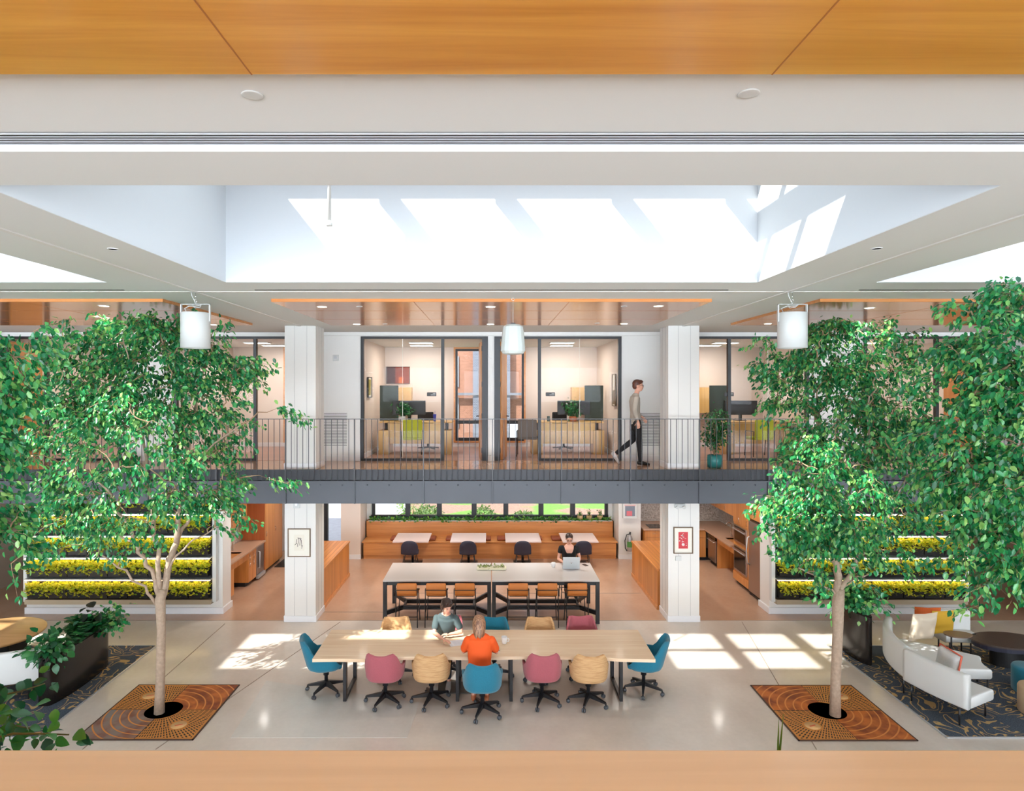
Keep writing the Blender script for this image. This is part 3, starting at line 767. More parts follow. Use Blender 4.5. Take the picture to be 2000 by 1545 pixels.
lcab('base_cabinet', 16.0, 16.52, 0, .87, 'oak base cabinet between the left knee space and the wine fridge', 'cabinet', [(0,.26,.1,.7),(.26,.52,.1,.7),(0,.26,.7,.87),(.26,.52,.7,.87)])
t = empty('wine_fridge', (0,16.54,0), 0, 'under-counter stainless wine fridge at the end of the left worktop', 'fridge')
MB().box(-6.6,-6.08,0,.52,.05,.87).build('body', BLACKP, t); MB().box(-6.08,-6.04,.005,.515,.14,.86).build('door', SSTEEL, t, bevel=.004)
MB().box(-6.06,-6.0,.0,.52,.04,.12).build('plinth', ALU, t); MB().tube([(-6.04,.08,.3),(-5.99,.08,.3),(-5.99,.08,.72),(-6.04,.08,.72)], .012, 8).build('handle', ALU, t)
wt = empty('worktop', (0,14.6,.87), 0, 'long beige stone worktop of the left kitchen with an undermount sink', 'worktop')
MB().box(-6.65,-6.45,0,2.48,0,.04).box(-6.15,-6.0,0,2.48,0,.04).box(-6.45,-6.15,0,.55,0,.04).box(-6.45,-6.15,1.25,2.48,0,.04).build('slab', CONC, wt)
MB().box(-6.45,-6.15,.55,1.25,-.16,-.14).box(-6.46,-6.45,.55,1.25,-.16,.03).box(-6.15,-6.14,.55,1.25,-.16,.03).box(-6.45,-6.15,.54,.55,-.16,.03).box(-6.45,-6.15,1.25,1.26,-.16,.03).build('sink', plain('dark steel sink', srgb(90,70,60), .3, .7), wt)
def faucet(x, y, s, label):
    f = empty('faucet', (x,y,.91), 0, label, 'tap')
    MB().tube([(0,0,0),(0,0,.30),(s*.02,0,.36),(s*.07,0,.39),(s*.13,0,.37),(s*.16,0,.30)], .012, 8).build('spout', CHROME, f)
    MB().lathe([(.025,0),(.022,.05)], 12).build('base', CHROME, f); MB().tube([(0,.02,.06),(s*.02,.08,.12)], .007, 6).build('lever', CHROME, f)
faucet(-6.42, 15.92, 1, 'chrome gooseneck tap at the left kitchen sink')
MB_ = MB().box(-6.65,-6.64,14.6,17.05,.915,1.5)
def pebble(name):
    m, nt, b = newmat(name); L = nt.links
    tc = nt.nodes.new('ShaderNodeTexCoord'); v = nt.nodes.new('ShaderNodeTexVoronoi'); v.inputs['Scale'].default_value = 28
    cr = nt.nodes.new('ShaderNodeValToRGB'); cr.color_ramp.elements[0].color = srgb(150,136,122); cr.color_ramp.elements[1].color = srgb(214,204,194)
    L.new(tc.outputs['Object'], v.inputs['Vector']); L.new(v.outputs['Color'], cr.inputs[0]); L.new(cr.outputs[0], b.inputs['Base Color']); b.inputs['Roughness'].default_value = .3
    return m
PEB = pebble('pebble tiles')
struct(MB_.build('wall_backsplash', PEB))
lcab('tall_cabinet', 17.1, 18.5, 0, 2.6, 'full-height oak cupboards past the wine fridge in the left kitchen', 'cabinet', [(0,.7,.1,1.9),(.7,1.4,.1,1.9),(0,.7,1.9,2.6),(.7,1.4,1.9,2.6)], mat=OAKV, xf=-6.02, hz=1.0)
t = empty('end_panel', (0,17.06,0), 0, 'reddish oak end panel above the left worktop', 'cabinet panel'); MB().box(-6.65,-6.03,0,.03,.0,2.6).build('panel', REDW, t)
lcab('wall_cabinet', 14.62, 16.66, 1.5, 2.6, 'row of oak wall cupboards above the left kitchen sink', 'cabinet', [(0,.5,1.5,2.6),(.5,1.0,1.5,2.6),(1.0,1.5,1.5,2.6),(1.5,2.04,1.5,2.6)], xf=-6.34, toe=False, hz=1.58)
tag(MB().box(-6.6,-5.4,0,1.1,0,.012).build('door_mat', BLACKP, None, loc=(.6,17.75,0.002)), 'dark mat on the floor behind the left column', 'mat')
# ---- right run: side wall x=6.95, fronts look to -x at x=6.18
def rcab(name, y0, y1, z0, z1, label, cat, fronts, mat=OAKV, xf=6.18, xb=6.95, toe=True, hz=None):
    t = empty(name, (0, y0, 0), 0, label, cat)
    MB().box(xf+.02, xb, 0, y1-y0, z0+(.1 if toe else 0), z1).build('body', mat, t)
    if toe: MB().box(xf+.09, xb, 0, y1-y0, 0, .1).build('toe_kick', BLACKP, t)
    for (a, b_, c, d_) in fronts: door(t, xf+.02, a, b_, c, d_, -1, mat, hz=hz)
    return t
t = empty('refrigerator', (6.18,14.68,0), 0, 'tall stainless steel refrigerator beside the right green wall', 'fridge')
MB().box(.06,.75,.01,.78,.06,1.78).build('body', plain('fridge side', srgb(150,140,132), .4, .5), t)
MB().box(0,.055,.015,.775,.09,1.78).build('door', SSTEEL, t, bevel=.01)
MB().tube([(-.0,.72,.72),(-.05,.72,.76),(-.075,.72,1.05),(-.05,.72,1.36),(0,.72,1.40)], .014, 8).build('handle', ALU, t)
MB().box(.02,.7,.03,.76,.02,.06).build('grille', BLACKP, t)
for yy in (.06,.72): MB().box(.02,.08,yy-.03,yy+.03,0,.03).build('foot', GREYP, t)
rcab('wall_cabinet', 14.68, 15.46, 1.84, 2.6, 'oak cupboard above the stainless refrigerator', 'cabinet', [(0,.39,1.84,2.6),(.39,.78,1.84,2.6)], toe=False, hz=1.9)
t = rcab('oven_tower', 15.48, 16.44, 0, 2.6, 'tall oak housing with microwave and wall oven left of the fridge', 'oven cabinet', [(0,.48,1.55,2.6),(.48,.96,1.55,2.6),(0,.96,.1,.3)], hz=1.6)
for (z0, z1, nm) in ((1.08,1.5,'microwave'), (.36,.98,'oven')):
    o = MB().box(6.165,6.2,.08,.88,z0,z1).build(nm, SSTEEL, t, bevel=.004); MB().box(6.158,6.166,.14,.82,z0+.05,z1-.14).build('window', DARKG, o)
    MB().tube([(6.165,.12,z1-.09),(6.12,.12,z1-.09),(6.12,.84,z1-.09),(6.165,.84,z1-.09)], .01, 8).build('handle', ALU, o)
    MB().box(6.158,6.166,.14,.82,z1-.06,z1-.02).build('control_strip', DARKG, o)
t = empty('sink_cabinet', (0,16.46,0), 0, 'open oak sink unit on the right side wall with knee space', 'cabinet')
MB().box(6.2,6.95,0,1.2,.70,.87).build('apron', OAKV, t); MB().box(6.85,6.9,0,1.2,0,.7).build('back_panel', REDW, t); MB().box(6.2,6.9,1.17,1.2,0,.7).build('side_panel', OAKV, t)
t = empty('dishwasher', (0,17.7,0), 0, 'stainless dishwasher in the corner of the right kitchen', 'dishwasher')
MB().box(6.2,6.8,0,.62,.1,.87).build('body', BLACKP, t); o = MB().box(6.17,6.2,.005,.615,.12,.72).build('door', SSTEEL, t, bevel=.003); MB().box(6.165,6.2,.005,.615,.73,.86).build('control_panel', DARKG, t)
MB().tube([(6.17,.05,.68),(6.13,.05,.68),(6.13,.57,.68),(6.17,.57,.68)], .01, 8).build('handle', ALU, o)
MB().box(6.25,6.8,0,.62,0,.1).build('toe_kick', BLACKP, t)
t = empty('base_cabinet', (4.4,18.42,0), 0, 'oak base cabinets along the back of the right kitchen', 'cabinet')
MB().box(0,1.75,.02,1.05,.1,.87).build('body', OAKV, t); MB().box(.02,2.3,.1,1.05,0,.1).build('toe_kick', BLACKP, t)
for i in range(3):
    a = .01+i*.58; d = MB().box(a,a+.57,0,.02,.1,.66).build('door', OAKV, t, bevel=.002); MB().tube([(a+.3,0,.60),(a+.3,-.03,.60),(a+.3,-.03,.5),(a+.3,0,.5)], .005, 6).build('handle', CHROME, d)
    d = MB().box(a,a+.57,0,.02,.67,.86).build('drawer', OAKV, t, bevel=.002); MB().tube([(a+.2,0,.78),(a+.2,-.03,.78),(a+.34,-.03,.78),(a+.34,0,.78)], .005, 6).build('handle', CHROME, d)
wt = empty('worktop', (0,0,.875), 0, 'L-shaped stone worktop of the right kitchen with a sink', 'worktop')
MB().box(4.35,6.1,18.39,YB-.014,0,.04).box(6.1,6.93,17.35,YB-.014,0,.04).box(6.1,6.3,16.46,17.35,0,.04).box(6.72,6.95,16.46,17.35,0,.04).box(6.3,6.72,16.46,16.5,0,.04).build('slab', CONC, wt)
MB().box(6.3,6.72,16.5,17.35,-.17,-.15).box(6.29,6.3,16.5,17.35,-.17,.03).box(6.72,6.73,16.5,17.35,-.17,.03).box(6.3,6.72,17.35,17.36,-.17,.03).box(6.3,6.72,16.49,16.5,-.17,.03).build('sink', plain('dark sink', srgb(40,30,28), .3, .5), wt)
faucet(6.52, 17.45, -1, 'chrome gooseneck tap at the right kitchen sink')
tag(MB().box(-.2,.2,-.25,.25,0,.012).build('cooktop', DARKG, None, loc=(4.75,18.75,.916)), 'black glass cooktop on the back worktop, right kitchen', 'cooktop')
struct(MB().box(4.35,6.95,YB-.012,YB,.93,2.86).box(6.938,6.95,16.46,YB,.93,1.5).build('wall_backsplash', PEB))
t = rcab('wall_cabinet', 16.46, 19.2, 1.5, 2.6, 'oak wall cupboards above the right kitchen sink', 'cabinet', [(i*.68,(i+1)*.68,1.5,2.6) for i in range(4)], xf=6.5, toe=False, hz=1.58)
t = empty('wall_cabinet', (4.4,19.1,0), 0, 'oak wall cupboards on the back wall of the right kitchen', 'cabinet')
MB().box(0,.5,.02,.44,1.62,2.6).box(1.2,2.1,.02,.44,1.62,2.6).build('body', OAKV, t)
tag(MB().box(-.12,.12,-.12,.12,0,.4).lathe([(.0,-.18),(.3,-.16),(.3,-.12),(.12,0)],4).build('range_hood', BLACK, None, loc=(5.05,19.25,1.9)), 'small black extractor hood above the back worktop', 'extractor hood')
# ---- fire extinguisher, defibrillator case
t = empty('fire_extinguisher', (3.98,18.49,.26), 0, 'fire extinguisher with a black hose on the white pier', 'fire extinguisher')
MB().lathe([(.0,0),(.075,.0),(.08,.02),(.08,.36),(.06,.42),(.025,.46),(.025,.50)], 20).build('cylinder', plain('silver cylinder', srgb(186,186,190), .3, .6), t)
MB().box(-.02,.02,-.07,.04,.49,.51).box(-.02,.02,-.08,.02,.53,.55).build('lever', BLACK, t); MB().tube([(0,.0,.49),(-.09,0,.47),(-.14,0,.30),(-.13,0,.08),(-.08,0,.0)], .013, 8).build('hose', BLACKP, t)
MB().lathe([(.081,.12),(.081,.28)], 20).build('label', plain('green label', srgb(90,150,80), .5), t); MB().box(-.05,.05,.05,.1,.1,.4).build('bracket', BLACK, t)
t = empty('defibrillator_cabinet', (3.98,18.585,1.2), 0, 'white wall case with a red device inside, on the pier', 'wall cabinet')
MB().box(-.2,.2,-.12,.01,0,.42).build('case', BLINDW, t, bevel=.005); MB().box(-.14,.14,-.125,-.12,.07,.36).build('window', plain('case window', srgb(120,130,146), .2), t)
MB().box(-.1,.06,-.13,-.126,.08,.22).build('device', plain('red white device', srgb(214,110,120), .4), t); MB().box(-.16,.16,-.13,-.12,.36,.40).build('sign_strip', plain('pink strip', srgb(220,180,180), .5), t)
# ---- framed pictures on the columns
def picture(x, y, z, w, h, fr, label, art, rot=0, cat='picture', matc=None, t_=.018):
    p = empty('framed_picture', (x,y,z), rot, label, cat)
    MB().box(-w/2,w/2,-.03,0,-h/2,-h/2+t_).box(-w/2,w/2,-.03,0,h/2-t_,h/2).box(-w/2,-w/2+t_,-.03,0,-h/2+t_,h/2-t_).box(w/2-t_,w/2,-.03,0,-h/2+t_,h/2-t_).build('frame', fr, p)
    MB().box(-w/2+.005,w/2-.005,-.012,-.004,-h/2+.005,h/2-.005).build('mat_board', matc or plain('mat board', srgb(240,236,224), .6), p)
    for (a, c) in art: a.build('artwork', c, p)
BRONZE = plain('bronze frame', srgb(112,88,62), .45)
a = MB()
for (x, z, l, an) in ((-.06,.03,.09,.1), (-.02,.05,.13,-.05), (.02,.02,.16,.08), (.05,-.01,.14,-.1), (.0,.09,.05,1.2), (-.07,-.03,.06,.9), (.06,-.09,.07,.2), (.03,.07,.05,.8), (-.03,-.05,.07,.1)):
    a.beam((x-math.sin(an)*l/2,-.0135,z-math.cos(an)*l/2), (x+math.sin(an)*l/2,-.0135,z+math.cos(an)*l/2), .010, .002, up=(0,1,0))
picture((584.7-CX)*13.6/F, 13.598, H-(1059.7-CY)*13.6/F, .48, .60, BRONZE, 'framed ink drawing of dark strokes on the left column', [(MB().box(-.11,.11,-.0130,-.012,-.17,.17), plain('drawing sheet', srgb(236,230,216), .6)), (a, plain('ink', srgb(40,38,36), .6))])
rnd = random.Random(3); b_ = MB()
for i in range(26):
    x, z = rnd.gauss(0,.035), rnd.uniform(-.13,.14); r = rnd.uniform(.004,.013)
    b_.lathe([(0,0),(r,0),(r,.002),(0,.002)], 8, Matrix.Translation((x,-.0145,z)) @ Matrix.Rotation(PI/2,4,'X'))
b_.lathe([(0,0),(.032,0),(.032,.002),(0,.002)], 14, Matrix.Translation((.0,-.0145,-.09)) @ Matrix.Rotation(PI/2,4,'X'))
picture((1334-CX)*13.6/F, 13.598, H-(1055-CY)*13.6/F, .41, .56, BRONZE, 'framed red and white floral print on the right column', [(MB().box(-.10,.10,-.0135,-.012,-.175,.175), plain('red print', srgb(206,62,70), .6)), (b_, plain('print white', srgb(244,230,226), .6))])
MB_ = MB().box(-.022,.022,-.008,0,-.016,.016); tag(MB_.build('wall_label', BRONZE, None, loc=(-4.03,13.6,1.50)), 'tiny bronze wall plate below the ink drawing', 'label')
tag(MB().box(-.06,.06,-.03,0,-.05,.05).build('door_controller', BLINDW, None, loc=(3.95,13.6,1.35), bevel=.004), 'white switch box below the red print', 'switch')
def strobe(x, y, z, label):
    s = empty('fire_alarm', (x,y,z), 0, label, 'fire alarm')
    MB().box(-.07,.07,-.02,0,-.07,.07).build('plate', BLINDW, s, bevel=.006); MB().box(-.03,.03,-.04,-.02,-.02,.035).build('strobe_lens', ALU, s, bevel=.004)
strobe(-4.12, 13.598, 2.48, 'white fire alarm high on the left ground-floor column')
strobe((656-CX)*15.2/F, 15.198, H+(CY-699)*15.2/F, 'white fire alarm on the corridor wall left of the glass office')
# emergency lamp on the right column
t = empty('emergency_light', (3.98,13.598,2.47), 0, 'small white emergency light with two heads on the right column', 'light')
MB().box(-.11,.11,-.05,0,-.05,.03).build('housing', BLINDW, t, bevel=.006)
for s in (-1,1): MB().lathe([(.02,0),(.035,.03),(.035,.045)], 14, Matrix.Translation((s*.07,-.05,-.02)) @ Matrix.Rotation(PI/2+.3,4,'X')).build('lamp_head', BLINDW, t)
# picture on the far left grey wall
picture(-12.09, 15.2, 2.05, .75, .6, BLACK, 'black framed picture on the grey side wall at far left', [(MB().box(-.2,.2,-.0125,-.011,-.14,.14), plain('grey print', srgb(120,120,120), .6))], rot=PI/2)
# ================================================================== living walls
def curly_leaves(mb, c, n, ext, size, rnd, hang=.0):
    for _ in range(n):
        p = Vector((c[0]+rnd.uniform(-ext[0],ext[0]), c[1]+rnd.uniform(-ext[1],ext[1]), c[2]+rnd.uniform(0,ext[2])))
        if hang and rnd.random() < .3: p.z -= rnd.uniform(0,hang); p.y -= ext[1]*.5
        a = rnd.uniform(0,2*PI); el = rnd.uniform(-.5,1.0); d = Vector((math.cos(a)*math.cos(el), math.sin(a)*math.cos(el), math.sin(el)))
        w = d.cross(Vector((rnd.uniform(-1,1),rnd.uniform(-1,1),1))).normalized(); nn = d.cross(w); s = size*rnd.uniform(.6,1.3)
        mb.add([p, p+d*s*.35+w*s*.32+nn*s*.1, p+d*s*.8+w*s*.26-nn*s*.06, p+d*s, p+d*s*.8-w*s*.26-nn*s*.06, p+d*s*.35-w*s*.32+nn*s*.1], [(0,1,2,3),(0,3,4,5)], False)
def living_wall(x0, x1, side, green):
    w = x1-x0; cx = (x0+x1)/2
    lw = empty('living_wall', (cx, 14.05, 0), 0, 'tiered %s planting frame with grow lights' % side, 'green wall')
    MB().box(-w/2,w/2,-.02,.04,.30,2.55).build('back_board', plain('dark board', srgb(34,28,26), .6), lw)
    MB().box(-w/2-.08,-w/2,-.08,.04,.30,2.6).box(w/2,w/2+.08,-.08,.04,.30,2.6).build('side_frame', BLINDW, lw)
    MB().box(-w/2,w/2,-.16,.04,.27,.37).build('base_rail', plain('champagne rail', srgb(176,160,136), .4, .4), lw)
    rnd = random.Random(5 if side == 'left' else 9)
    for r in range(5):
        z = .40+r*.47
        if r < 4:
            MB().box(-w/2,w/2,-.19,-.03,z+.405,z+.425).build('lamp_shelf', ALU, lw)
            MB().box(-w/2+.02,w/2-.02,-.175,-.13,z+.385,z+.404).build('grow_light', EMG, lw)
    return lw
RN = ['bottom', 'second from bottom', 'middle', 'second from top', 'top']
def planters(x0, x1, side, n=9):
    w = (x1-x0)/n; protos = []
    rnd = random.Random(3+(side == 'right'))
    for q in range(3):
        p = empty('wall_planter', (0,0,0)); 
        MB().add([(-w/2+.01,-.02,.0),(w/2-.01,-.02,.0),(w/2-.01,.0,.0),(-w/2+.01,.0,0),(-w/2+.01,-.17,.22),(w/2-.01,-.17,.22),(w/2-.01,0,.22),(-w/2+.01,0,.22),(-w/2+.01,-.12,0),(w/2-.01,-.12,0)],
            [(8,9,5,4),(4,5,6,7),(9,2,6,5),(3,8,4,7),(3,2,9,8),(2,3,7,6)]).build('box', plain('planter plastic', srgb(38,30,28), .5) if q == 0 and side == 'left' else BLACKP, p)
        m_ = MB(); curly_leaves(m_, (0,-.10,.17), 420, (w/2,.10,.17), .062, rnd, .13)
        f = m_.build('foliage', LEAFY, p)
        protos.append(p)
    used = [False]*3; i = 0
    for r in range(5):
        for k in range(n):
            q = rnd.randrange(3); loc = (x0+w*(k+.5), 14.02, .40+r*.47)
            lb = 'dark lettuce planter box, %s tier of the %s green wall' % (RN[r], side)
            gp = 'planter boxes, %s tier, %s green wall' % (RN[r], side)
            if not used[q]: protos[q].location = loc; tag(protos[q], lb, 'planter', gp); used[q] = True
            else: copy_tree(protos[q], loc, 0, lb, gp)
living_wall(-10.1, -6.07, 'left', 0); planters(-10.05, -6.12, 'left')
living_wall(6.17, 10.3, 'right', 0); planters(6.22, 10.25, 'right')
# ================================================================== upstairs offices
def office(dx, mir, who):
    s = -1 if mir else 1
    X = lambda v: dx + s*v
    z = ZM
    t = empty('desk', (X(-1.98), 16.75, z), 0, 'maple standing desk with panel front in the %s' % who, 'desk')
    MB().box(-.95,.95,0,.75,.81,.84).build('desktop', OFFWOOD, t, bevel=.003); MB().box(-.72,.72,-.01,.01,.27,.80).build('modesty_panel', OFFWOOD, t)
    for a in (-1,1): MB().box(a*.8-.14,a*.8+.14,-.12,.5,0,.62).build('pedestal', OFFWOOD, t); MB().box(a*.8-.04,a*.8+.04,.2,.28,.62,.81).build('leg', BLACK, t)
    # cabinet on the back wall, screen, board
    tag(MB().box(-.38,.38,-.35,0,0,.74).build('wall_cabinet', OFFWOOD, None, loc=(X(-2.7), 18.88, H-.72)), 'maple wall cupboard on the back wall of the %s' % who, 'cabinet')
    m_ = empty('monitor', (X(-2.22), 17.35, z+.84), 0, 'large dark monitor on the desk in the %s' % who, 'monitor')
    MB().box(-.44,.44,-.02,.02,.16,.54).build('screen', BLACKP, m_, bevel=.004); MB().box(-.04,.04,.02,.05,0,.35).build('stand', BLACK, m_); MB().box(-.13,.13,-.09,.09,0,.012).build('base', BLACK, m_)
    tag(MB().box(-.25,.25,-.02,.02,0,.95).build('pin_board', plain('dark green panel', srgb(50,62,54), .6), None, loc=(X(-2.78), 17.45, z+.84)), 'dark upright desk screen behind the monitor in the %s' % who, 'screen')
def chair_guest(x, y, rz, mat, label):
    c = empty('guest_chair', (x,y,ZM), rz, label, 'chair')
    MB().rbox((0,0,.46), (.5,.48,.07), .03).build('seat', mat, c)
    MB().rbox((0,0,0), (.48,.06,.46), .03, Matrix.Translation((0,-.24,.70))).build('backrest', mat, c)
    for s in (-1,1): MB().tube([(s*.27,-.22,0),(s*.27,-.24,.64),(s*.27,.16,.64),(s*.27,.24,0)], .011, 8).build('leg', BLACK, c)
    return c
LIME = plain('lime fabric', srgb(176,178,40), .8); TAUPE = plain('taupe fabric', srgb(116,108,100), .8)
office(0, False, 'left middle office'); office(0, True, 'right middle office'); office(8.95, False, 'office right of the right column')
chair_guest(-2.02, 16.25, .2, LIME, 'lime green guest chair with black legs in front of the left office desk')
chair_guest(.92, 16.35, -.1, TAUPE, 'taupe armchair just inside the glass of the right middle office')
chair_guest(6.75, 16.2, .1, LIME, 'lime guest chair in the office right of the right column')
def swivel(x, y, label):
    c = empty('swivel_chair', (x,y,ZM), .4, label, 'chair'); MB().rbox((0,0,.48), (.5,.48,.08), .03).build('seat', BLACKP, c); MB().rbox((0,.24,.8), (.46,.06,.5), .03).build('backrest', BLACKP, c)
    MB().tube([(0,0,.08),(0,0,.45)], .03, 10).build('gas_lift', BLACK, c)
    for k in range(5):
        a = k*2*PI/5; MB().beam((0,0,.1),(math.cos(a)*.3,math.sin(a)*.3,.06),.04,.03).build('leg', BLACK, c)
swivel(-1.75, 17.75, 'black swivel chair behind the left office desk'); swivel(2.0, 17.8, 'black swivel chair behind the right office desk')
# pictures, cup, signs, lights
picture((777.5-CX)*18.88/F, 18.89, H+(CY-733)*18.88/F, .69, .50, BLACK, 'rust and black abstract picture on the back wall of the left office', [(MB().box(-.33,.33,-.0125,-.011,-.24,.24), plain('rust paint', srgb(140,62,40), .6)), (MB().box(-.33,-.08,-.0145,-.0125,-.24,.24), plain('dark paint', srgb(70,30,26), .6)), (MB().box(.02,.16,-.0145,-.0125,-.24,-.05), plain('orange paint', srgb(210,110,50), .6))], t_=.01)
picture(-3.11, 16.35, H+.02, .5, .52, BLACK, 'small dark framed picture on the side wall of the left office', [(MB().box(-.16,.16,-.0125,-.011,-.2,.2), plain('olive print', srgb(150,140,50), .6))], rot=PI/2)
picture(3.08, 16.1, H-.05, .42, .80, BRONZE, 'tall bronze framed picture on the side wall of the right office', [(MB().box(-.16,.16,-.0125,-.011,-.36,0), plain('brown print', srgb(120,96,64), .6))], rot=-PI/2)
tag(MB().lathe([(.03,0),(.045,.17),(.047,.18),(.047,.19),(0,.19)], 16).tube([(0,0,.19),(.01,0,.28)], .004, 6).build('tumbler', plain('blue plastic', srgb(60,70,180), .35), None, loc=(-1.50,16.95,ZM+.84)), 'blue drinking cup with a straw on the left office desk', 'cup')
tag(MB().lathe([(.035,0),(.038,.14),(0,.14)], 16).build('tumbler', plain('grey green plastic', srgb(80,100,100), .35), None, loc=(1.5,16.95,ZM+.84)), 'grey-green cup on the right office desk', 'cup')
def sign(px, label):
    s = empty('room_sign', ((px-CX)*15.2/F, 15.205, H+(CY-770)*15.2/F), 0, label, 'sign'); MB().box(-.11,.11,-.006,.006,-.045,.045).build('plate', plain('sign black', srgb(40,38,40), .4), s)
    MB().box(.03,.09,-.008,-.006,.012,.022).box(-.02,.09,-.008,-.006,-.022,-.012).build('lettering', BLINDW, s)
sign(843, 'small black room sign on the glass of the left office'); sign(1075, 'small black room sign on the glass of the right office'); sign(1424, 'small black room sign on the glass of the far right office')
for s in (-1, 1):
    for bay in (0, 1, -1):
        for (X, Y) in ((1.85,16.9), (1.95,17.9)):
            x = s*X+bay*8.0
            l = empty('ceiling_light', (x, Y, 6.145), 0, 'flat rectangular office ceiling light', 'ceiling light')
            l['label'] = 'rectangular office ceiling light, %s row, %s' % ('near' if Y < 17 else 'far', {(-1,0):'left middle office',(1,0):'right middle office',(1,1):'far right office',(-1,1):'office just right of the right column',(1,-1):'office just left of the left column',(-1,-1):'far left office'}[(s,bay)])
            MB().box(-.32,.32,-.16,.16,-.02,0).build('frame', BLINDW, l); MB().box(-.30,.30,-.14,.14,-.024,-.02).build('diffuser', EMP, l)
# louvre grilles on the corridor wall
for x, lb in (((631+680)/2, 'white louvred grille on the corridor wall by the left column'), ((1250+1286)/2, 'white louvred grille behind the walking man')):
    X = (x-CX)*15.2/F; g = empty('wall_grille', (X,15.2,3.56), 0, lb, 'air vent')
    MB().box(-.30,.30,-.012,0,0,.84).build('frame', WHITE, g)
    for i in range(22): MB().box(-.27,.27,-.018,-.012,.03+i*.036,.04+i*.036).build('slat', GREYG if i % 1 == 0 else WHITE, g)
LK = 0.72
# speakers
def speaker(px, d, label):
    x = (px-CX)*d/F
    s = empty('hanging_speaker', (x, d, ZC), 0, label, 'speaker')
    zt = H+(CY-611)*d/F-ZC; zb = H+(CY-680)*d/F-ZC; r = .19
    MB().lathe([(.0,zb+.02),(r-.02,zb+.02),(r-.015,zb),(r,zb),(r,zt-.01),(r-.01,zt),(0,zt)], 40).build('housing', BLINDW, s)
    zk = H+(CY-594)*d/F-ZC
    MB().box(-r-.012,-r+.0,-.02,.02,zt-.12,zk).box(r-.0,r+.012,-.02,.02,zt-.12,zk).box(-r-.012,r+.012,-.02,.02,zk-.008,zk).build('bracket', BLINDW, s)
    MB().tube([(0,0,-.012),(0,0,zk*.62)], .004, 6).tube([(.0+.018*math.cos(a), 0, zk*.62-.02+.018*math.sin(a)) for a in [i*PI/6 for i in range(12)]], .005, 6, closed=True).tube([(0,0,zk*.62-.04),(0,0,zk)], .004, 6).build('hook', CHROME, s)
    MB().tube([(-.06,0,-.01),(-.05,0,-.06),(.0,.01,zk+.01),(-.06,.02,zk-.02),(-.02,.03,zk-.05),(.05,.02,zk-.04),(.08,0,zk-.01),(.02,-.02,zk-.03),(-.08,-.02,zk-.03),(-.15,0,zk-.06),(-.12,0,zt+.0)], .006, 6).build('cable', BLINDW, s)
    MB().lathe([(.04,0),(.04,-.012),(.02,-.014)], 16, c=(-.03,0,0)).build('ceiling_plate', BLINDW, s)
speaker(382, 8.8, 'white cylindrical hanging speaker in front of the left tree')
speaker(1547.5, 8.8, 'white cylindrical hanging speaker in front of the right tree')
d = 9.32; s = empty('pendant_lamp', ((1002-CX)*d/F, d, ZC), 0, 'white tapered pendant hanging in front of the glass offices', 'pendant')
zt = H+(CY-634)*d/F-ZC; zb = H+(CY-692)*d/F-ZC
MB().lathe([(0,zt+.0),(.10,zt),(.145,zt-.03),(.155,zt-.10),(.178,zb+.10),(.18,zb+.05),(.15,zb+.01),(.12,zb),(0,zb)], 16, smooth=False).build('shade', plain('satin white shade', srgb(204,210,206), .4), s)
MB().tube([(0,0,-.05),(0,0,zt)], .003, 6).build('cable', BLINDW, s)
MB().box(-.035,.035,-.02,.02,zt,zt+.025).build('fitting', BLACK, s)
MB().tube([(.02*math.cos(a),0,-.03+.02*math.sin(a)) for a in [i*PI/6 for i in range(12)]], .004, 6, closed=True).build('hook', CHROME, s)
# recessed downlights (real lamps)
def spot(x, y, z, power, size=.06, ang=2.4, col=(1,.94,.87)):
    l = bpy.data.lights.new('lamp', 'SPOT'); l.energy = power; l.spot_size = ang; l.spot_blend = .8; l.shadow_soft_size = size; l.color = col
    o = bpy.data.objects.new('lamp', l); COL.objects.link(o); o.location = (x, y, z); return o
def downlight(px, py, zc, lit, label, power=0, r=.085, xyz=None):
    if xyz is None:
        d = F*(zc-H)/(CY-py); x = (px-CX)*d/F
    else: x, d = xyz
    o = empty('downlight_or_fill_lamp', (x, d, zc), 0, label, 'ceiling light', 'recessed downlights')
    MB().lathe([(r,0),(r,-.006),(r*.82,-.008),(r*.8,-.002)], 24).build('trim_ring', BLINDW, o)
    MB().lathe([(0,-.004),(r*.8,-.004)], 24).build('lens', EMW if lit else GREYG, o)
    if power: spot(x, d, zc-.03, power)
zc = ZC-.045
k = 0
nm = ['front left', 'front middle', 'front right', 'back left', 'back middle', 'back right']
for (px, py) in ((629,599),(958,599),(1286,597.5),(697,633),(958,633),(1219,632)):
    downlight(px, py, zc, True, 'lit round downlight in the middle wood ceiling, %s' % nm[k], 60); k += 1
k = 0
for (px, py) in ((702,598.5),(1219,598),(752,632.5),(1166,631)):
    downlight(px, py, zc, False, 'small dark round fitting in the middle wood ceiling, %s' % ['front left','front right','back left','back right'][k], 0, .05); k += 1
for (px, py, lb) in ((418,634,'behind the left hanging speaker'),(1500,632,'beside the right hanging speaker')):
    downlight(px, py, zc, True, 'lit round downlight in the side wood ceiling %s' % lb, 60)
downlight(0,0, zc, True, 'lit downlight shining through the top of the left tree', 60, xyz=(-6.0, 9.95))
downlight(0,0, zc, True, 'lit downlight shining through the top of the right tree', 60, xyz=(6.0, 10.2))
for (px, py, lb, r) in ((221,486,'left',.05),(1712,485,'right',.05)):
    downlight(px, py, ZC, False, 'small round fitting in the white ceiling %s of the big skylight' % lb, 0, r)
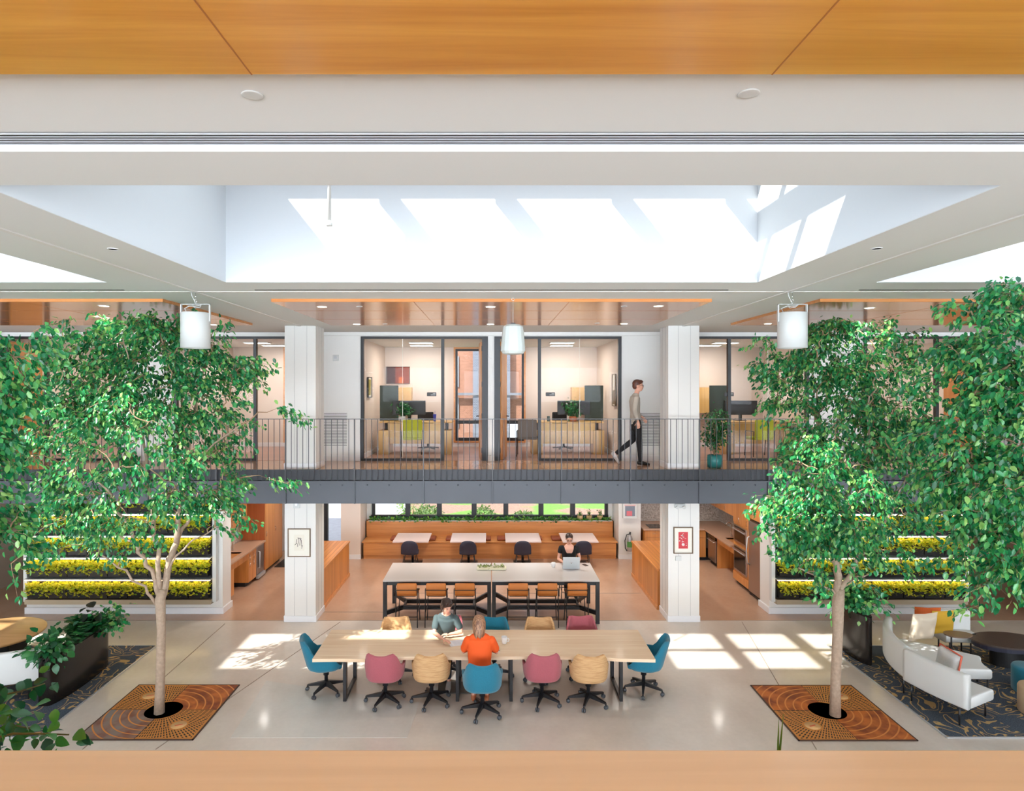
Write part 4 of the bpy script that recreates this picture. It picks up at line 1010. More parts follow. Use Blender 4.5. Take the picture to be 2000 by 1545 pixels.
for (px, py, lb) in ((493,185,'left'),(1462,182,'right')):
    z = ZC+.05; d = F*(z-H)/(CY-py); x = (px-CX)*d/F
    o = empty('ceiling_speaker', (x,d,z), 0, 'round white speaker grille in the near ceiling, %s side' % lb, 'ceiling speaker')
    MB().lathe([(.047,0),(.05,-.003),(.046,-.006),(.036,-.006)], 32).build('rim', BLINDW, o); MB().lathe([(.036,-.004),(0,-.005)], 32).build('grille', CEIL, o)
# pipe hanging in the skylight
t = empty('sprinkler_pipe', (-1.83, 7.25, 6.77), 0, 'white pipe dropping down inside the big skylight', 'pipe')
MB().tube([(0,0,.05),(0,0,1.38)], .022, 12).build('pipe', BLINDW, t); MB().lathe([(.0,0),(.035,.01),(.035,.04),(.02,.07)], 14).build('sprinkler_head', BLINDW, t)
# fill lamps added out of view: below the mezzanine and above the near gallery
def fill_lampdisc(x, y, z, p, lb):
    o = empty('downlight_or_fill_lamp', (x,y,z), 0, lb, 'ceiling light', 'added fill lamps')
    MB().lathe([(.09,0),(.09,-.006),(.075,-.008)], 24).build('trim_ring', BLINDW, o); MB().lathe([(0,-.004),(.072,-.004)], 24).build('lens', EMW, o)
    spot(x, y, z-.03, p, .08, 2.6)
for x in (-8.2, -5.3, -3.0, -1, 1, 3.0, 5.3, 8.2):
    for y in (15.0, 17.3): fill_lampdisc(x, y, 2.86, (150 if abs(x) < 6 else 80)*LK, 'added round fill lamp below the upper floor')  # added to brighten the ground floor, hidden by the slab
for x in (-6.0, -2.0, 2.0, 6.0): fill_lampdisc(x, -1.5, 6.24, 60*LK, 'added round fill lamp above the near gallery')  # added behind the camera to brighten the interior
# office fill comes from the flat panels
def arealamp(x, y, z, sx, sy, p, col=(1,.93,.86)):
    l = bpy.data.lights.new('lamp', 'AREA'); l.shape = 'RECTANGLE'; l.size = sx; l.size_y = sy; l.energy = p; l.color = col
    o = bpy.data.objects.new('lamp', l); COL.objects.link(o); o.location = (x,y,z); return o
for x in (-9.9, -6.1, -1.9, 1.9, 6.1, 9.9): arealamp(x, 17.4, 6.10, .6, 1.2, 60*LK)
# ================================================================== foliage
def leaf_mesh(P, D, S, rng, wid=.30, fold=.18):
    """many leaves at once: P positions, D directions, S sizes -> vertex array and face list"""
    n = len(P); D = D/np.linalg.norm(D, axis=1, keepdims=True)
    up = rng.normal(size=(n,3))*.45 + np.array([0,-.25,1.0])
    W = np.cross(D, up); W /= np.linalg.norm(W, axis=1, keepdims=True); N = np.cross(W, D)
    S = S[:,None]
    curl = -N*S*.10
    v = np.stack([P, P+D*S*.30+W*S*wid*.85+N*S*fold*.5, P+D*S*.68+W*S*wid*.8+N*S*fold*.35+curl*.3, P+D*S+curl, P+D*S*.68-W*S*wid*.8+N*S*fold*.35+curl*.3, P+D*S*.30-W*S*wid*.85+N*S*fold*.5], axis=1)
    return v.reshape(-1,3), n
def build_leaves(name, V, n, mat, parent):
    me = bpy.data.meshes.new(name); me.vertices.add(len(V)); me.vertices.foreach_set('co', V.astype(np.float32).ravel())
    b = (np.arange(n)*6)[:,None]
    fc = np.concatenate([b+np.array([[0,1,2,3]]), b+np.array([[0,3,4,5]])], axis=1).reshape(-1)
    me.loops.add(len(fc)); me.loops.foreach_set('vertex_index', fc.astype(np.int32))
    me.polygons.add(n*2); me.polygons.foreach_set('loop_start', (np.arange(n*2)*4).astype(np.int32)); me.polygons.foreach_set('loop_total', np.full(n*2, 4, np.int32))
    me.update(calc_edges=True); me.validate(); me.materials.append(mat)
    o = bpy.data.objects.new(name, me); COL.objects.link(o); o.parent = parent
    return o
def fine_leaves(name, P, D, S, rng, mat, parent, wid=.36):
    """rounded pointed leaves with a folded midrib, for plants seen close"""
    mb = MB(); ts = (0,.14,.38,.66,.88,1); ws = (0,.62,1,.78,.34,0)
    for p, d, s in zip(P, D, S):
        p = Vector(p); d = Vector(d).normalized(); up = Vector(rng.normal(size=3)*.45+np.array([0,-.25,1.0])); w_ = d.cross(up).normalized(); n_ = w_.cross(d)
        mid = [p+d*s*t-n_*s*.22*t*t for t in ts]; vs = list(mid)
        for q in (1,-1): vs += [mid[i]+w_*q*s*wid*ws[i]+n_*s*.10*ws[i] for i in (1,2,3,4)]
        fs = []
        for o, fl in ((6,False),(10,True)):
            for f in ((0,1,o),(1,2,o+1,o),(2,3,o+2,o+1),(3,4,o+3,o+2),(4,5,o+3)): fs.append(f[::-1] if fl else f)
        mb.add(vs, fs, True)
    return mb.build(name, mat, parent)
def bez(p, q, up, k=5):
    p = np.array(p, float); q = np.array(q, float); c = (p+q)/2; c[2] = p[2]*.35+q[2]*.65+up; c[:2] = p[:2]*.6+q[:2]*.4
    t = np.linspace(0,1,k)[:,None]
    return (1-t)**2*p+2*t*(1-t)*c+t*t*q
def tree(name, base, label, trunk, limbs, blobs, ncl, nl, size, mat, seed, group=None, zmax=6.18, spread=.15, bark=None, ybound=None, twig_r=.010, clamp=None, droop=.9):
    rng = np.random.default_rng(seed); bark = bark or BARK
    t = empty(name, base, 0, label, 'tree', group); B = np.array(base)
    tr = MB(); pts = [tuple(np.array(p[:3])-B) for p in trunk]; tr.tube(pts, [p[3] for p in trunk], 14); tr.build('trunk', bark, t)
    nodes = [np.array(p[:3]) for p in trunk[-2:]]
    lm = MB()
    for (st, en, r0, r1) in limbs:
        c = bez(st, en, rng.normal()*.08, 9); c[1:-1] += rng.normal(size=(7,3))*.025
        lm.tube([tuple(p-B) for p in c], list(np.linspace(r0, r1, 9)), 8)
        nodes += [c[i] for i in range(2, 9)]
    lm.build('limbs', bark, t)
    W = np.array([b[3]*b[3]*b[3]*b[4] if len(b) > 4 else b[3]**3 for b in blobs]); W = W/W.sum()
    cl = []
    while len(cl) < ncl:
        b = blobs[rng.choice(len(blobs), p=W)]; u = rng.normal(size=3); u /= np.linalg.norm(u); r = b[3]*rng.random()**.45
        p = np.array(b[:3]) + u*r*np.array([1, .85, 1])
        if p[2] > zmax-.12: p[2] = zmax-.12-rng.random()*.25
        if clamp and not clamp(p): continue
        cl.append(p)
    cl = np.array(cl)
    # grow outwards: nearest to the frame first
    c0 = np.mean(nodes, axis=0); order = np.argsort(np.linalg.norm(cl-c0, axis=1)); tw = MB()
    NP = np.zeros((len(nodes)+ncl*3, 3)); NP[:len(nodes)] = nodes; nn = len(nodes)
    P = []; D = []; S = []
    for i in order:
        p = cl[i]; q = NP[:nn]; dd = np.linalg.norm(q-p, axis=1)+np.maximum(0, q[:,2]-p[2])*.8; j = int(np.argmin(dd)); st = q[j].copy()
        c = bez(st, p, .05, 5); c[1:-1] += rng.normal(size=(3,3))*.02
        L = np.linalg.norm(p-st); r0 = twig_r*(1+min(L, 1.2)*.8)
        tw.tube([tuple(x-B) for x in c], list(np.linspace(r0, .0025, 5)), 4, cap=False)
        for k in (2, 3): NP[nn] = c[k]; nn += 1
        NP[nn] = p; nn += 1
        out = p-c0; out[2] *= .25; out /= (np.linalg.norm(out)+1e-6)
        m = nl
        # two or three drooping sprays per cluster
        for _ in range(3):
            sd = out*rng.uniform(.2, 1)+rng.normal(size=3)*.55; sd[2] = sd[2]*.4-.15; sd /= np.linalg.norm(sd); Ls = spread*rng.uniform(1.2, 2.4)
            u = rng.random(m//3)**.8
            pos = p + sd*Ls*u[:,None] - np.array([0,0,.35])*(u[:,None]**2)*Ls + rng.normal(size=(m//3,3))*spread*.28
            dr = sd*.55 + rng.normal(size=(m//3,3))*.55 + np.array([0,0,-droop])
            P.append(pos); D.append(dr); S.append(size*rng.uniform(.65, 1.25, m//3))
            e = p+sd*Ls-np.array([0,0,.35])*Ls
            tw.tube([tuple(p-B), tuple(p+sd*Ls*.5-np.array([0,0,.09])*Ls-B), tuple(e-B)], [.003,.0025,.0015], 3, cap=False)
    tw.build('twigs', BARKD, t)
    P = np.concatenate(P)-B; D = np.concatenate(D); S = np.concatenate(S)
    keep = P[:,2] < zmax-base[2]; P, D, S = P[keep], D[keep], S[keep]
    V, n = leaf_mesh(P, D, S, rng); build_leaves('foliage', V, n, mat, t)
    return t
def W3(px, py, d): return ((px-CX)*d/F, d, H+(CY-py)*d/F)
def bl(px, py, r, d, w=1.0): x = W3(px, py, d); return (x[0], x[1], x[2], r*d/F, w)
# left tree
d = 9.78; s_ = d
T = [W3(311,1393,d)+(.078,), W3(313,1330,d)+(.066,), W3(315,1230,d)+(.064,), W3(313,1170,d)+(.075,), W3(318,1150,d)+(.06,)]
lim = [(W3(313,1175,d), W3(345,1060,d+.15), .055, .045), (W3(345,1060,d+.15), W3(365,900,d+.3), .045, .026), (W3(365,900,d+.3), W3(400,720,d+.4), .026, .012),
       (W3(310,1165,d), W3(262,1060,d-.1), .035, .028), (W3(262,1060,d-.1), W3(180,930,d-.4), .028, .012), (W3(312,1160,d), W3(300,1020,d-.2), .04, .03), (W3(300,1020,d-.2), W3(270,800,d-.3), .03, .014),
       (W3(270,800,d-.3), W3(240,660,d-.2), .014, .008), (W3(308,1185,d), W3(200,1085,d-.5), .025, .012), (W3(345,1060,d+.15), W3(450,940,d+.5), .03, .014), (W3(365,900,d+.3), W3(340,690,d+.9), .024, .01),
       (W3(330,1110,d), W3(420,1030,d-.3), .018, .008), (W3(262,1060,d-.1), W3(120,1010,d-.2), .02, .01), (W3(300,1020,d-.2), W3(470,830,d), .02, .01), (W3(270,860,d-.3), W3(150,760,d-.3), .018, .008)]
bls = [bl(300,740,110,d), bl(190,745,95,d-.3), bl(410,745,95,d+.3), bl(130,850,85,d-.2), bl(270,880,130,d-.6,.7), bl(430,880,95,d+.2,.45), bl(160,980,95,d-.2), bl(290,1010,95,d-.4,.45),
       bl(420,960,70,d,.5), bl(535,800,42,d+.3), bl(240,655,60,d+.3), bl(480,720,55,d+.4), bl(90,950,50,d-.3), bl(545,930,30,d,.7), bl(330,650,55,d+.9), bl(440,1020,45,d-.2,.6), bl(160,1060,50,d,.6), bl(560,740,20,d+.3,.9), bl(85,860,36,d)]
tree('fig_tree', (T[0][0], d, 0), 'fig tree in the left tree grate, pale trunk forking low', T, lim, bls+[bl(300,618,50,d+.2), bl(180,640,55,d), bl(120,700,50,d-.2), bl(400,650,45,d+.3)], 450, 40, .080, LEAF, 1, spread=.15)
# right tree
d = 9.66
T = [W3(1631,1397,d)+(.082,), W3(1632,1330,d)+(.070,), W3(1636,1240,d)+(.072,), W3(1637,1175,d)+(.085,), W3(1640,1150,d)+(.07,)]
lim = [(W3(1637,1160,d), W3(1625,1060,d+.1), .06, .05), (W3(1625,1060,d+.1), W3(1615,960,d+.5), .05, .04), (W3(1615,960,d+.6), W3(1592,800,d+1.3), .04, .028), (W3(1592,850,d+1.2), W3(1618,760,d+1.2), .028, .016),
       (W3(1592,810,d+1.3), W3(1580,660,d+1.4), .02, .012), (W3(1640,1160,d), W3(1720,1050,d-.2), .04, .02), (W3(1720,1050,d-.2), W3(1800,900,d-.2), .02, .01), (W3(1634,1165,d), W3(1560,1110,d-.4), .025, .01),
       (W3(1625,1060,d+.1), W3(1530,950,d), .026, .01), (W3(1630,1080,d), W3(1690,900,d), .03, .014), (W3(1690,900,d), W3(1720,720,d+.6), .016, .01), (W3(1640,1150,d), W3(1700,1120,d+.2), .02, .01)]
bls = [bl(1570,980,85,d-.4), bl(1660,1000,95,d-.5), bl(1520,960,40,d-.3), bl(1600,1060,70,d-.3), bl(1700,1090,60,d-.2,.7), bl(1580,870,75,d+.2), bl(1680,880,95,d), bl(1560,740,75,d+1.2), bl(1640,680,85,d+1.2), bl(1700,760,95,d+.6),
       bl(1520,720,40,d+1.1), bl(1760,680,60,d+.8), bl(1760,860,75,d), bl(1620,620,40,d+1.2), bl(1500,660,22,d+1.2), bl(1490,960,22,d-.3), bl(1780,1000,70,d), bl(1545,1110,26,d-.3,.5), bl(1730,620,35,d+.6), bl(1480,820,22,d+.2,.6)]
tree('fig_tree', (T[0][0], d, 0), 'fig tree in the right tree grate, trunk rising beside the white sofas', T, lim, bls, 450, 40, .080, LEAF, 2, spread=.15)
# big nearer tree at right, and at left edge
d = 6.9; X0 = 6.15
T = [(X0+.3,d,0,.10), (X0+.25,d,1.2,.09), (X0+.2,d,2.1,.08), (X0+.1,d,2.6,.06)]
lim = [((X0+.1,d,2.6), (X0-.5,d,3.6), .045, .03), ((X0-.5,d,3.6), (X0-.9,d-.1,5.2), .03, .012), ((X0+.1,d,2.6), (X0+.3,d+.1,4.2), .04, .03), ((X0+.3,d,4.2), (X0,d,5.8), .03, .012),
       ((X0+.1,d,2.4), (X0-.8,d-.1,2.9), .03, .012), ((X0,d,3.2), (X0-1.2,d+.3,4.2), .02, .01), ((X0+.2,d,3.6), (X0+1,d,4.6), .03, .01), ((X0-.4,d,3.4), (X0-1.2,d-.2,3.4), .016, .008)]
bls = [bl(1960,600,75,d), bl(1990,700,110,d), bl(1900,700,60,d+.2), bl(1960,820,110,d-.1), bl(1850,760,50,d+.4), bl(1870,880,75,d), bl(1960,960,110,d-.2), bl(1840,960,55,d+.2), bl(1950,1080,85,d-.2),
       bl(1900,1150,45,d-.2), bl(2060,760,150,d,.6), bl(2060,1000,150,d,.6), bl(1810,830,40,d+.4), bl(1990,540,50,d), bl(1880,620,28,d+.1,.8), bl(1965,1200,30,d-.2,.8), bl(2060,580,90,d,.6), bl(1800,920,34,d+.3), bl(1860,1060,36,d,.7)]
tree('fig_tree', (X0+.3, d, 0), 'large dense fig tree closest to the right edge, nearer than the sofas', T, lim, bls, 400, 36, .078, LEAF, 3, spread=.14)
d = 6.6; X0 = -6.35
T = [(X0,d,0,.09), (X0,d,1.5,.08), (X0,d,2.4,.06)]
lim = [((X0,d,2.4), (X0+.6,d,3.6), .04, .02), ((X0+.6,d,3.6), (X0+.9,d,5.0), .02, .01), ((X0,d,2.4), (X0-.4,d,4.4), .04, .02), ((X0,d,2.3), (X0+.8,d-.1,3.1), .03, .01), ((X0+.5,d,3.4), (X0+1.3,d,4.2), .02, .008)]
bls = [bl(10,760,55,d), bl(-40,850,90,d,.7), bl(20,860,28,d,.8), bl(15,1070,38,d), bl(-40,1000,70,d,.7), bl(35,680,30,d,.9), bl(-50,700,70,d,.7), bl(10,1130,30,d), bl(60,640,16,d,.9), bl(5,960,24,d)]
tree('fig_tree', (X0, d, 0), 'fig tree cut off by the left edge, only its leafy side showing', T, lim, bls, 120, 36, .080, LEAF, 4, spread=.13)
# planter trough just beyond the parapet, with a leafy fig branch and two grass blades
def branch_plant(x, y, label, targets, seed, size):
    rng = np.random.default_rng(seed); t = empty('potted_fig', (x,y,3.62), 0, label, 'plant'); B = np.array((x,y,3.62))
    MB().lathe([(.10,0),(.13,.02),(.16,.26),(.15,.28),(.13,.25)], 20).build('pot', BLACKP, t); st = MB(); P=[];D=[];S=[]
    for (a, z_, dd) in targets:
        e = np.array(W3(a, z_, dd)); c = bez((x,y,3.85), e, .10, 8); c[1:-1] += rng.normal(size=(6,3))*.008
        st.tube([tuple(p-B) for p in c], list(np.linspace(.007,.002,8)), 6)
        for k in range(2, 8):
            m = 6; P.append(c[k]+rng.normal(size=(m,3))*.028); D.append(rng.normal(size=(m,3))*.6+(e-B)*.2+np.array([0,0,-.5])); S.append(size*rng.uniform(.7,1.2,m))
    st.build('stem', plain('young stem', srgb(96,96,58), .6), t); fine_leaves('leaves', np.concatenate(P)-B, np.concatenate(D), np.concatenate(S), rng, LEAFG2, t)
LEAFG2 = leafmat('near fig leaves', [srgb(10,84,60), srgb(28,120,70), srgb(70,160,60)])
branch_plant(-1.62, 1.75, 'small fig branch with leaves poking up behind the handrail at lower left', [(88,1335,2.1),(20,1400,2.0),(135,1435,1.9),(70,1425,2.0)], 5, .044)
gb = empty('grass_plant', (.74, 1.62, 3.62), 0, 'two thin green grass blades standing up behind the handrail', 'plant')
g_m = MB()
for (px, py, px2) in ((1521,1405,1519),(1530,1395,1521)):
    a = Vector(W3(px2,1490,1.62)); b_ = Vector(W3(px,py,1.62)); a -= Vector((.74,1.62,3.62)); b_ -= Vector((.74,1.62,3.62))
    g_m.tube([tuple(a+Vector((0,0,-.2))), tuple(a), tuple((a+b_)/2), tuple(b_)], [.003,.003,.0025,.0005], 5)
g_m.build('blades', plain('grass green', srgb(96,140,50), .5), gb); MB().lathe([(.05,0),(.07,.02),(.07,.12),(.05,.12)], 16).build('pot', BLACKP, gb)

# ================================================================== mezzanine potted plant, booth plants
def bushy(name, loc, label, cat, pot, ph, pr, h, r, n, size, mat, seed, group=None, potmat=None):
    rng = np.random.default_rng(seed); t = empty(name, loc, 0, label, cat, group)
    MB().lathe([(pr*.8,0),(pr,.02),(pr*1.05,ph*.6),(pr*.98,ph),(pr*.88,ph),(pr*.88,ph-.03),(0,ph-.03)], 24).build('pot', potmat or TURQ, t)
    st = MB(); P=[];D=[];S=[]
    for k in range(14):
        a = rng.uniform(0,2*PI); e = np.array([math.cos(a)*r*rng.uniform(.2,1), math.sin(a)*r*rng.uniform(.2,1), ph+h*rng.uniform(.35,1)])
        c = bez((0,0,ph-.04), e, .05, 6); st.tube([tuple(p) for p in c], list(np.linspace(.008 if h > .4 else .003,.002,6)), 5)
        m = n//14
        P.append(c[rng.integers(2,6,m)]+rng.normal(size=(m,3))*r*.25); D.append(rng.normal(size=(m,3))*.6+np.array([0,0,-.3])+e*.3); S.append(size*rng.uniform(.6,1.2,m))
    st.build('stem', BARKD, t); P = np.concatenate(P); P[:,2] = np.maximum(P[:,2], ph*.7); V, nn = leaf_mesh(P, np.concatenate(D), np.concatenate(S), rng); build_leaves('leaves', V, nn, mat, t)
    return t
x, d = (1398-CX)*13.8/F, 13.8
bushy('potted_plant', (x, d+.08, ZM), 'bushy plant in a turquoise pot on the upper floor right of the column', 'plant', 1, .28, .15, .95, .30, 900, .075, LEAFD, 11)
for i, px in enumerate((1133, 1151, 1172)):
    o = bushy('small_potted_plant', ((px-CX)*19.4/F, 19.42, .976), ['small plant in a tan pot on the window ledge, left of three','small plant in a tan pot on the window ledge, middle of three','small plant in a tan pot on the window ledge, right of three'][i], 'plant', 1, .13, .085, .16, .08, 60, .05, LEAFG, 20+i, 'small pots on the window ledge', potmat=plain('tan pot', srgb(190,160,110), .6))
rngp = random.Random(4)
tp = MB(); curly_leaves(tp, (-.05, 19.38, .95), 1500, (3.6,.10,.09), .085, rngp, .05)
o = tag(tp.build('trailing_plants', LEAFG), 'low green trailing plants along the ledge behind the booth bench', 'plants', kind='stuff')
# tray of succulents on the white tables
tr_ = empty('succulent_tray', ((960-CX)*14.15/F, 14.32, .915), 0, 'cream oblong tray of succulents and pebbles on the white high table', 'planter')
MB().rbox((0,0,.025), (.66,.22,.05), .02).build('tray', plain('cream tray', srgb(226,220,190), .5), tr_)
tp = MB(); curly_leaves(tp, (0,0,.05), 130, (.29,.08,.03), .045, rngp, 0); tp.build('succulents', leafmat('succulent', [srgb(120,140,80), srgb(170,180,110), srgb(90,120,80)]), tr_)
st_ = MB()
for _ in range(60): st_.ell((rngp.uniform(-.29,.29), rngp.uniform(-.085,.085), .052), (.012,.010,.008), 6, 4)
st_.build('pebbles', plain('pebbles', srgb(226,222,214), .6), tr_)['kind'] = 'stuff'
for (x, y, r, lb, sd) in ((-.5,17.9,.0,'',0),): pass

# ================================================================== tree grates
def grate_mat():
    m, nt, b = newmat('rusted cast iron'); L = nt.links; N = nt.nodes.new
    def mth(op, a, b_=None, c=None):
        n = N('ShaderNodeMath'); n.operation = op
        for i, v in enumerate((a, b_, c)):
            if v is None: continue
            if isinstance(v, (int, float)): n.inputs[i].default_value = v
            else: L.new(v, n.inputs[i])
        return n.outputs[0]
    tc = N('ShaderNodeTexCoord'); sx = N('ShaderNodeSeparateXYZ'); L.new(tc.outputs['Object'], sx.inputs[0]); x, y = sx.outputs[0], sx.outputs[1]
    r = mth('SQRT', mth('ADD', mth('MULTIPLY', x, x), mth('MULTIPLY', y, y))); th = mth('ARCTAN2', y, x)
    q = mth('LESS_THAN', mth('MULTIPLY', mth('MULTIPLY', x, y), MIRR), 0)     # slotted quadrants
    qs = mth('GREATER_THAN', mth('MULTIPLY', mth('MULTIPLY', x, y), MIRR), 0)
    rr = mth('FRACT', mth('DIVIDE', r, .072)); band = mth('LESS_THAN', rr, .72)
    nseg = mth('MULTIPLY', mth('POWER', 2, mth('FLOOR', mth('DIVIDE', r, .55))), 34/PI)
    sg = mth('LESS_THAN', mth('FRACT', mth('MULTIPLY', th, nseg)), .45)
    edge = mth('MULTIPLY', mth('LESS_THAN', mth('ABSOLUTE', x), .79), mth('LESS_THAN', mth('ABSOLUTE', y), .79))
    inner = mth('GREATER_THAN', r, .24)
    cx_ = mth('SUBTRACT', mth('ABSOLUTE', x), .45); cy_ = mth('SUBTRACT', mth('ABSOLUTE', y), .45)
    plate = mth('GREATER_THAN', mth('ADD', mth('MULTIPLY', cx_, cx_), mth('MULTIPLY', cy_, cy_)), .018)
    slot = mth('MULTIPLY', mth('MULTIPLY', mth('MULTIPLY', mth('MULTIPLY', mth('MULTIPLY', q, band), sg), edge), inner), plate)
    arcs = mth('MULTIPLY', mth('LESS_THAN', mth('FRACT', mth('DIVIDE', r, .115)), .18), qs)
    n = N('ShaderNodeTexNoise'); n.inputs['Scale'].default_value = 3.2; n.inputs['Detail'].default_value = 8; L.new(tc.outputs['Object'], n.inputs['Vector'])
    cr = N('ShaderNodeValToRGB'); cr.color_ramp.elements[0].color = srgb(128,58,26); cr.color_ramp.elements[1].color = srgb(196,108,42); cr.color_ramp.elements[0].position = .4; cr.color_ramp.elements[1].position = .62; L.new(n.outputs['Fac'], cr.inputs[0])
    gm = N('ShaderNodeMix'); gm.data_type = 'RGBA'   # one plate of the left grate has worn grey
    L.new(mth('MULTIPLY', mth('MULTIPLY', mth('LESS_THAN', x, 0), mth('LESS_THAN', y, 0)), mth('MULTIPLY', mth('MULTIPLY', mth('SUBTRACT', n.outputs['Fac'], .25), 3.0), GREY)), gm.inputs[0]); gm.clamp_factor = True
    L.new(cr.outputs[0], gm.inputs[6]); gm.inputs[7].default_value = srgb(128,122,118)
    m1 = N('ShaderNodeMix'); m1.data_type = 'RGBA'; L.new(arcs, m1.inputs[0]); L.new(gm.outputs[2], m1.inputs[6]); m1.inputs[7].default_value = srgb(214,136,66)
    m3 = N('ShaderNodeMix'); m3.data_type = 'RGBA'; L.new(mth('MULTIPLY', q, 1), m3.inputs[0]); L.new(m1.outputs[2], m3.inputs[6]); m3.inputs[7].default_value = srgb(196,128,58)
    m2 = N('ShaderNodeMix'); m2.data_type = 'RGBA'; L.new(slot, m2.inputs[0]); L.new(m3.outputs[2], m2.inputs[6]); m2.inputs[7].default_value = (.006,.005,.004,1)
    L.new(m2.outputs[2], b.inputs['Base Color']); b.inputs['Roughness'].default_value = .6; b.inputs['Metallic'].default_value = .1
    return m
for (c, lb, MIRR, GREY) in (((-5.03, 9.86), 'rusty square tree grate on the floor at left, one quarter worn grey', 1, 1), ((5.14, 9.84), 'rusty square tree grate on the floor at right, all orange', -1, 0)):
    g = empty('tree_grate', (c[0], c[1], 0), 0, lb, 'tree grate')
    gm_ = grate_mat()
    for (sx, sy) in ((1,1),(-1,1),(-1,-1),(1,-1)):
        pts = [(sx*.27*math.cos(a), sy*.27*math.sin(a)) for a in [PI/2*i/10 for i in range(11)]] + [(sx*.002, sy*.82), (sx*.82, sy*.82), (sx*.82, sy*.002)]
        pts = [(sx*.27*math.cos(a), sy*.27*math.sin(a)) for a in [PI/2*i/10 for i in range(11)]] + [(0, sy*.82), (sx*.82, sy*.82), (sx*.82, 0)]
        if sx*sy < 0: pts = pts[::-1]
        q_ = MB().prism(pts, .004, .014).build('quarter_plate', gm_, g)
    MB().box(-.84,.84,-.84,-.82,.003,.016).box(-.84,.84,.82,.84,.003,.016).box(-.84,-.82,-.84,.84,.003,.016).box(.82,.84,-.84,.84,.003,.016).box(-.83,-.27,-.004,.004,.004,.016).box(.27,.83,-.004,.004,.004,.016).box(-.004,.004,-.83,-.27,.004,.016).box(-.004,.004,.27,.83,.004,.016).build('frame', plain('dark frame', srgb(70,44,30), .6), g)
    MB().lathe([(.28,.006),(0,.006)], 32).build('soil', SOIL, g)
    for (sx, sy) in ((MIRR*-1, 1), (MIRR*1, -1)):
        MB().lathe([(.11,.0145),(.11,.016),(0,.016)], 24, c=(sx*.45, sy*.45, 0)).build('badge', plain('badge tan', srgb(206,160,104), .5), g)
        MB().beam((sx*.45-.05, sy*.45-.02, .0165), (sx*.45+.05, sy*.45+.02, .0165), .018, .002).build('badge_mark', plain('badge red', srgb(200,70,50), .5), g)
def carpet_mat():
    m, nt, b = newmat('patterned carpet'); L = nt.links; N = nt.nodes.new
    tc = N('ShaderNodeTexCoord'); n = N('ShaderNodeTexNoise'); n.inputs['Scale'].default_value = 1.9; n.inputs['Detail'].default_value = 1.6; n.inputs['Distortion'].default_value = 1.1
    L.new(tc.outputs['Object'], n.inputs['Vector'])
    def mth(op, a, b_=None):
        k = N('ShaderNodeMath'); k.operation = op
        for i, v in enumerate((a, b_)):
            if v is None: continue
            if isinstance(v, (int, float)): k.inputs[i].default_value = v
            else: L.new(v, k.inputs[i])
        return k.outputs[0]
    line = mth('LESS_THAN', mth('ABSOLUTE', mth('SUBTRACT', mth('FRACT', mth('MULTIPLY', n.outputs['Fac'], 8.0)), .5)), .10)
    n3 = N('ShaderNodeTexNoise'); n3.inputs['Scale'].default_value = .9; L.new(tc.outputs['Object'], n3.inputs['Vector'])
    line = mth('MULTIPLY', line, mth('GREATER_THAN', n3.outputs['Fac'], .40))
    n2 = N('ShaderNodeTexNoise'); n2.inputs['Scale'].default_value = 90; L.new(tc.outputs['Object'], n2.inputs['Vector'])
    cr = N('ShaderNodeValToRGB'); cr.color_ramp.elements[0].color = srgb(34,46,60); cr.color_ramp.elements[1].color = srgb(86,98,112); cr.color_ramp.elements[0].position = .35; cr.color_ramp.elements[1].position = .65; L.new(n2.outputs['Fac'], cr.inputs[0])
    mx = N('ShaderNodeMix'); mx.data_type = 'RGBA'; L.new(line, mx.inputs[0]); L.new(cr.outputs[0], mx.inputs[6]); mx.inputs[7].default_value = srgb(190,156,104)
    L.new(mx.outputs[2], b.inputs['Base Color']); b.inputs['Roughness'].default_value = .95
    return m
CARPET = carpet_mat()
for s, nm in ((-1,'left'),(1,'right')):
    a, b_ = (-10.4, -6.42) if s < 0 else (6.44, 11.4)
    tag(MB().box(a, b_, 9.10, 12.32, .003, .012).build('area_carpet', CARPET), 'dark blue carpet with winding gold lines in the %s lounge' % nm, 'carpet')
    e = 6.42*s if s < 0 else 6.44
    struct(MB().box(e-.012, e+.012, 9.08, 12.34, .001, .016).box(a, b_, 9.075, 9.10, .001, .016).box(a, b_, 12.32, 12.34, .001, .016).build('trim_%d' % (12+s), ALU))
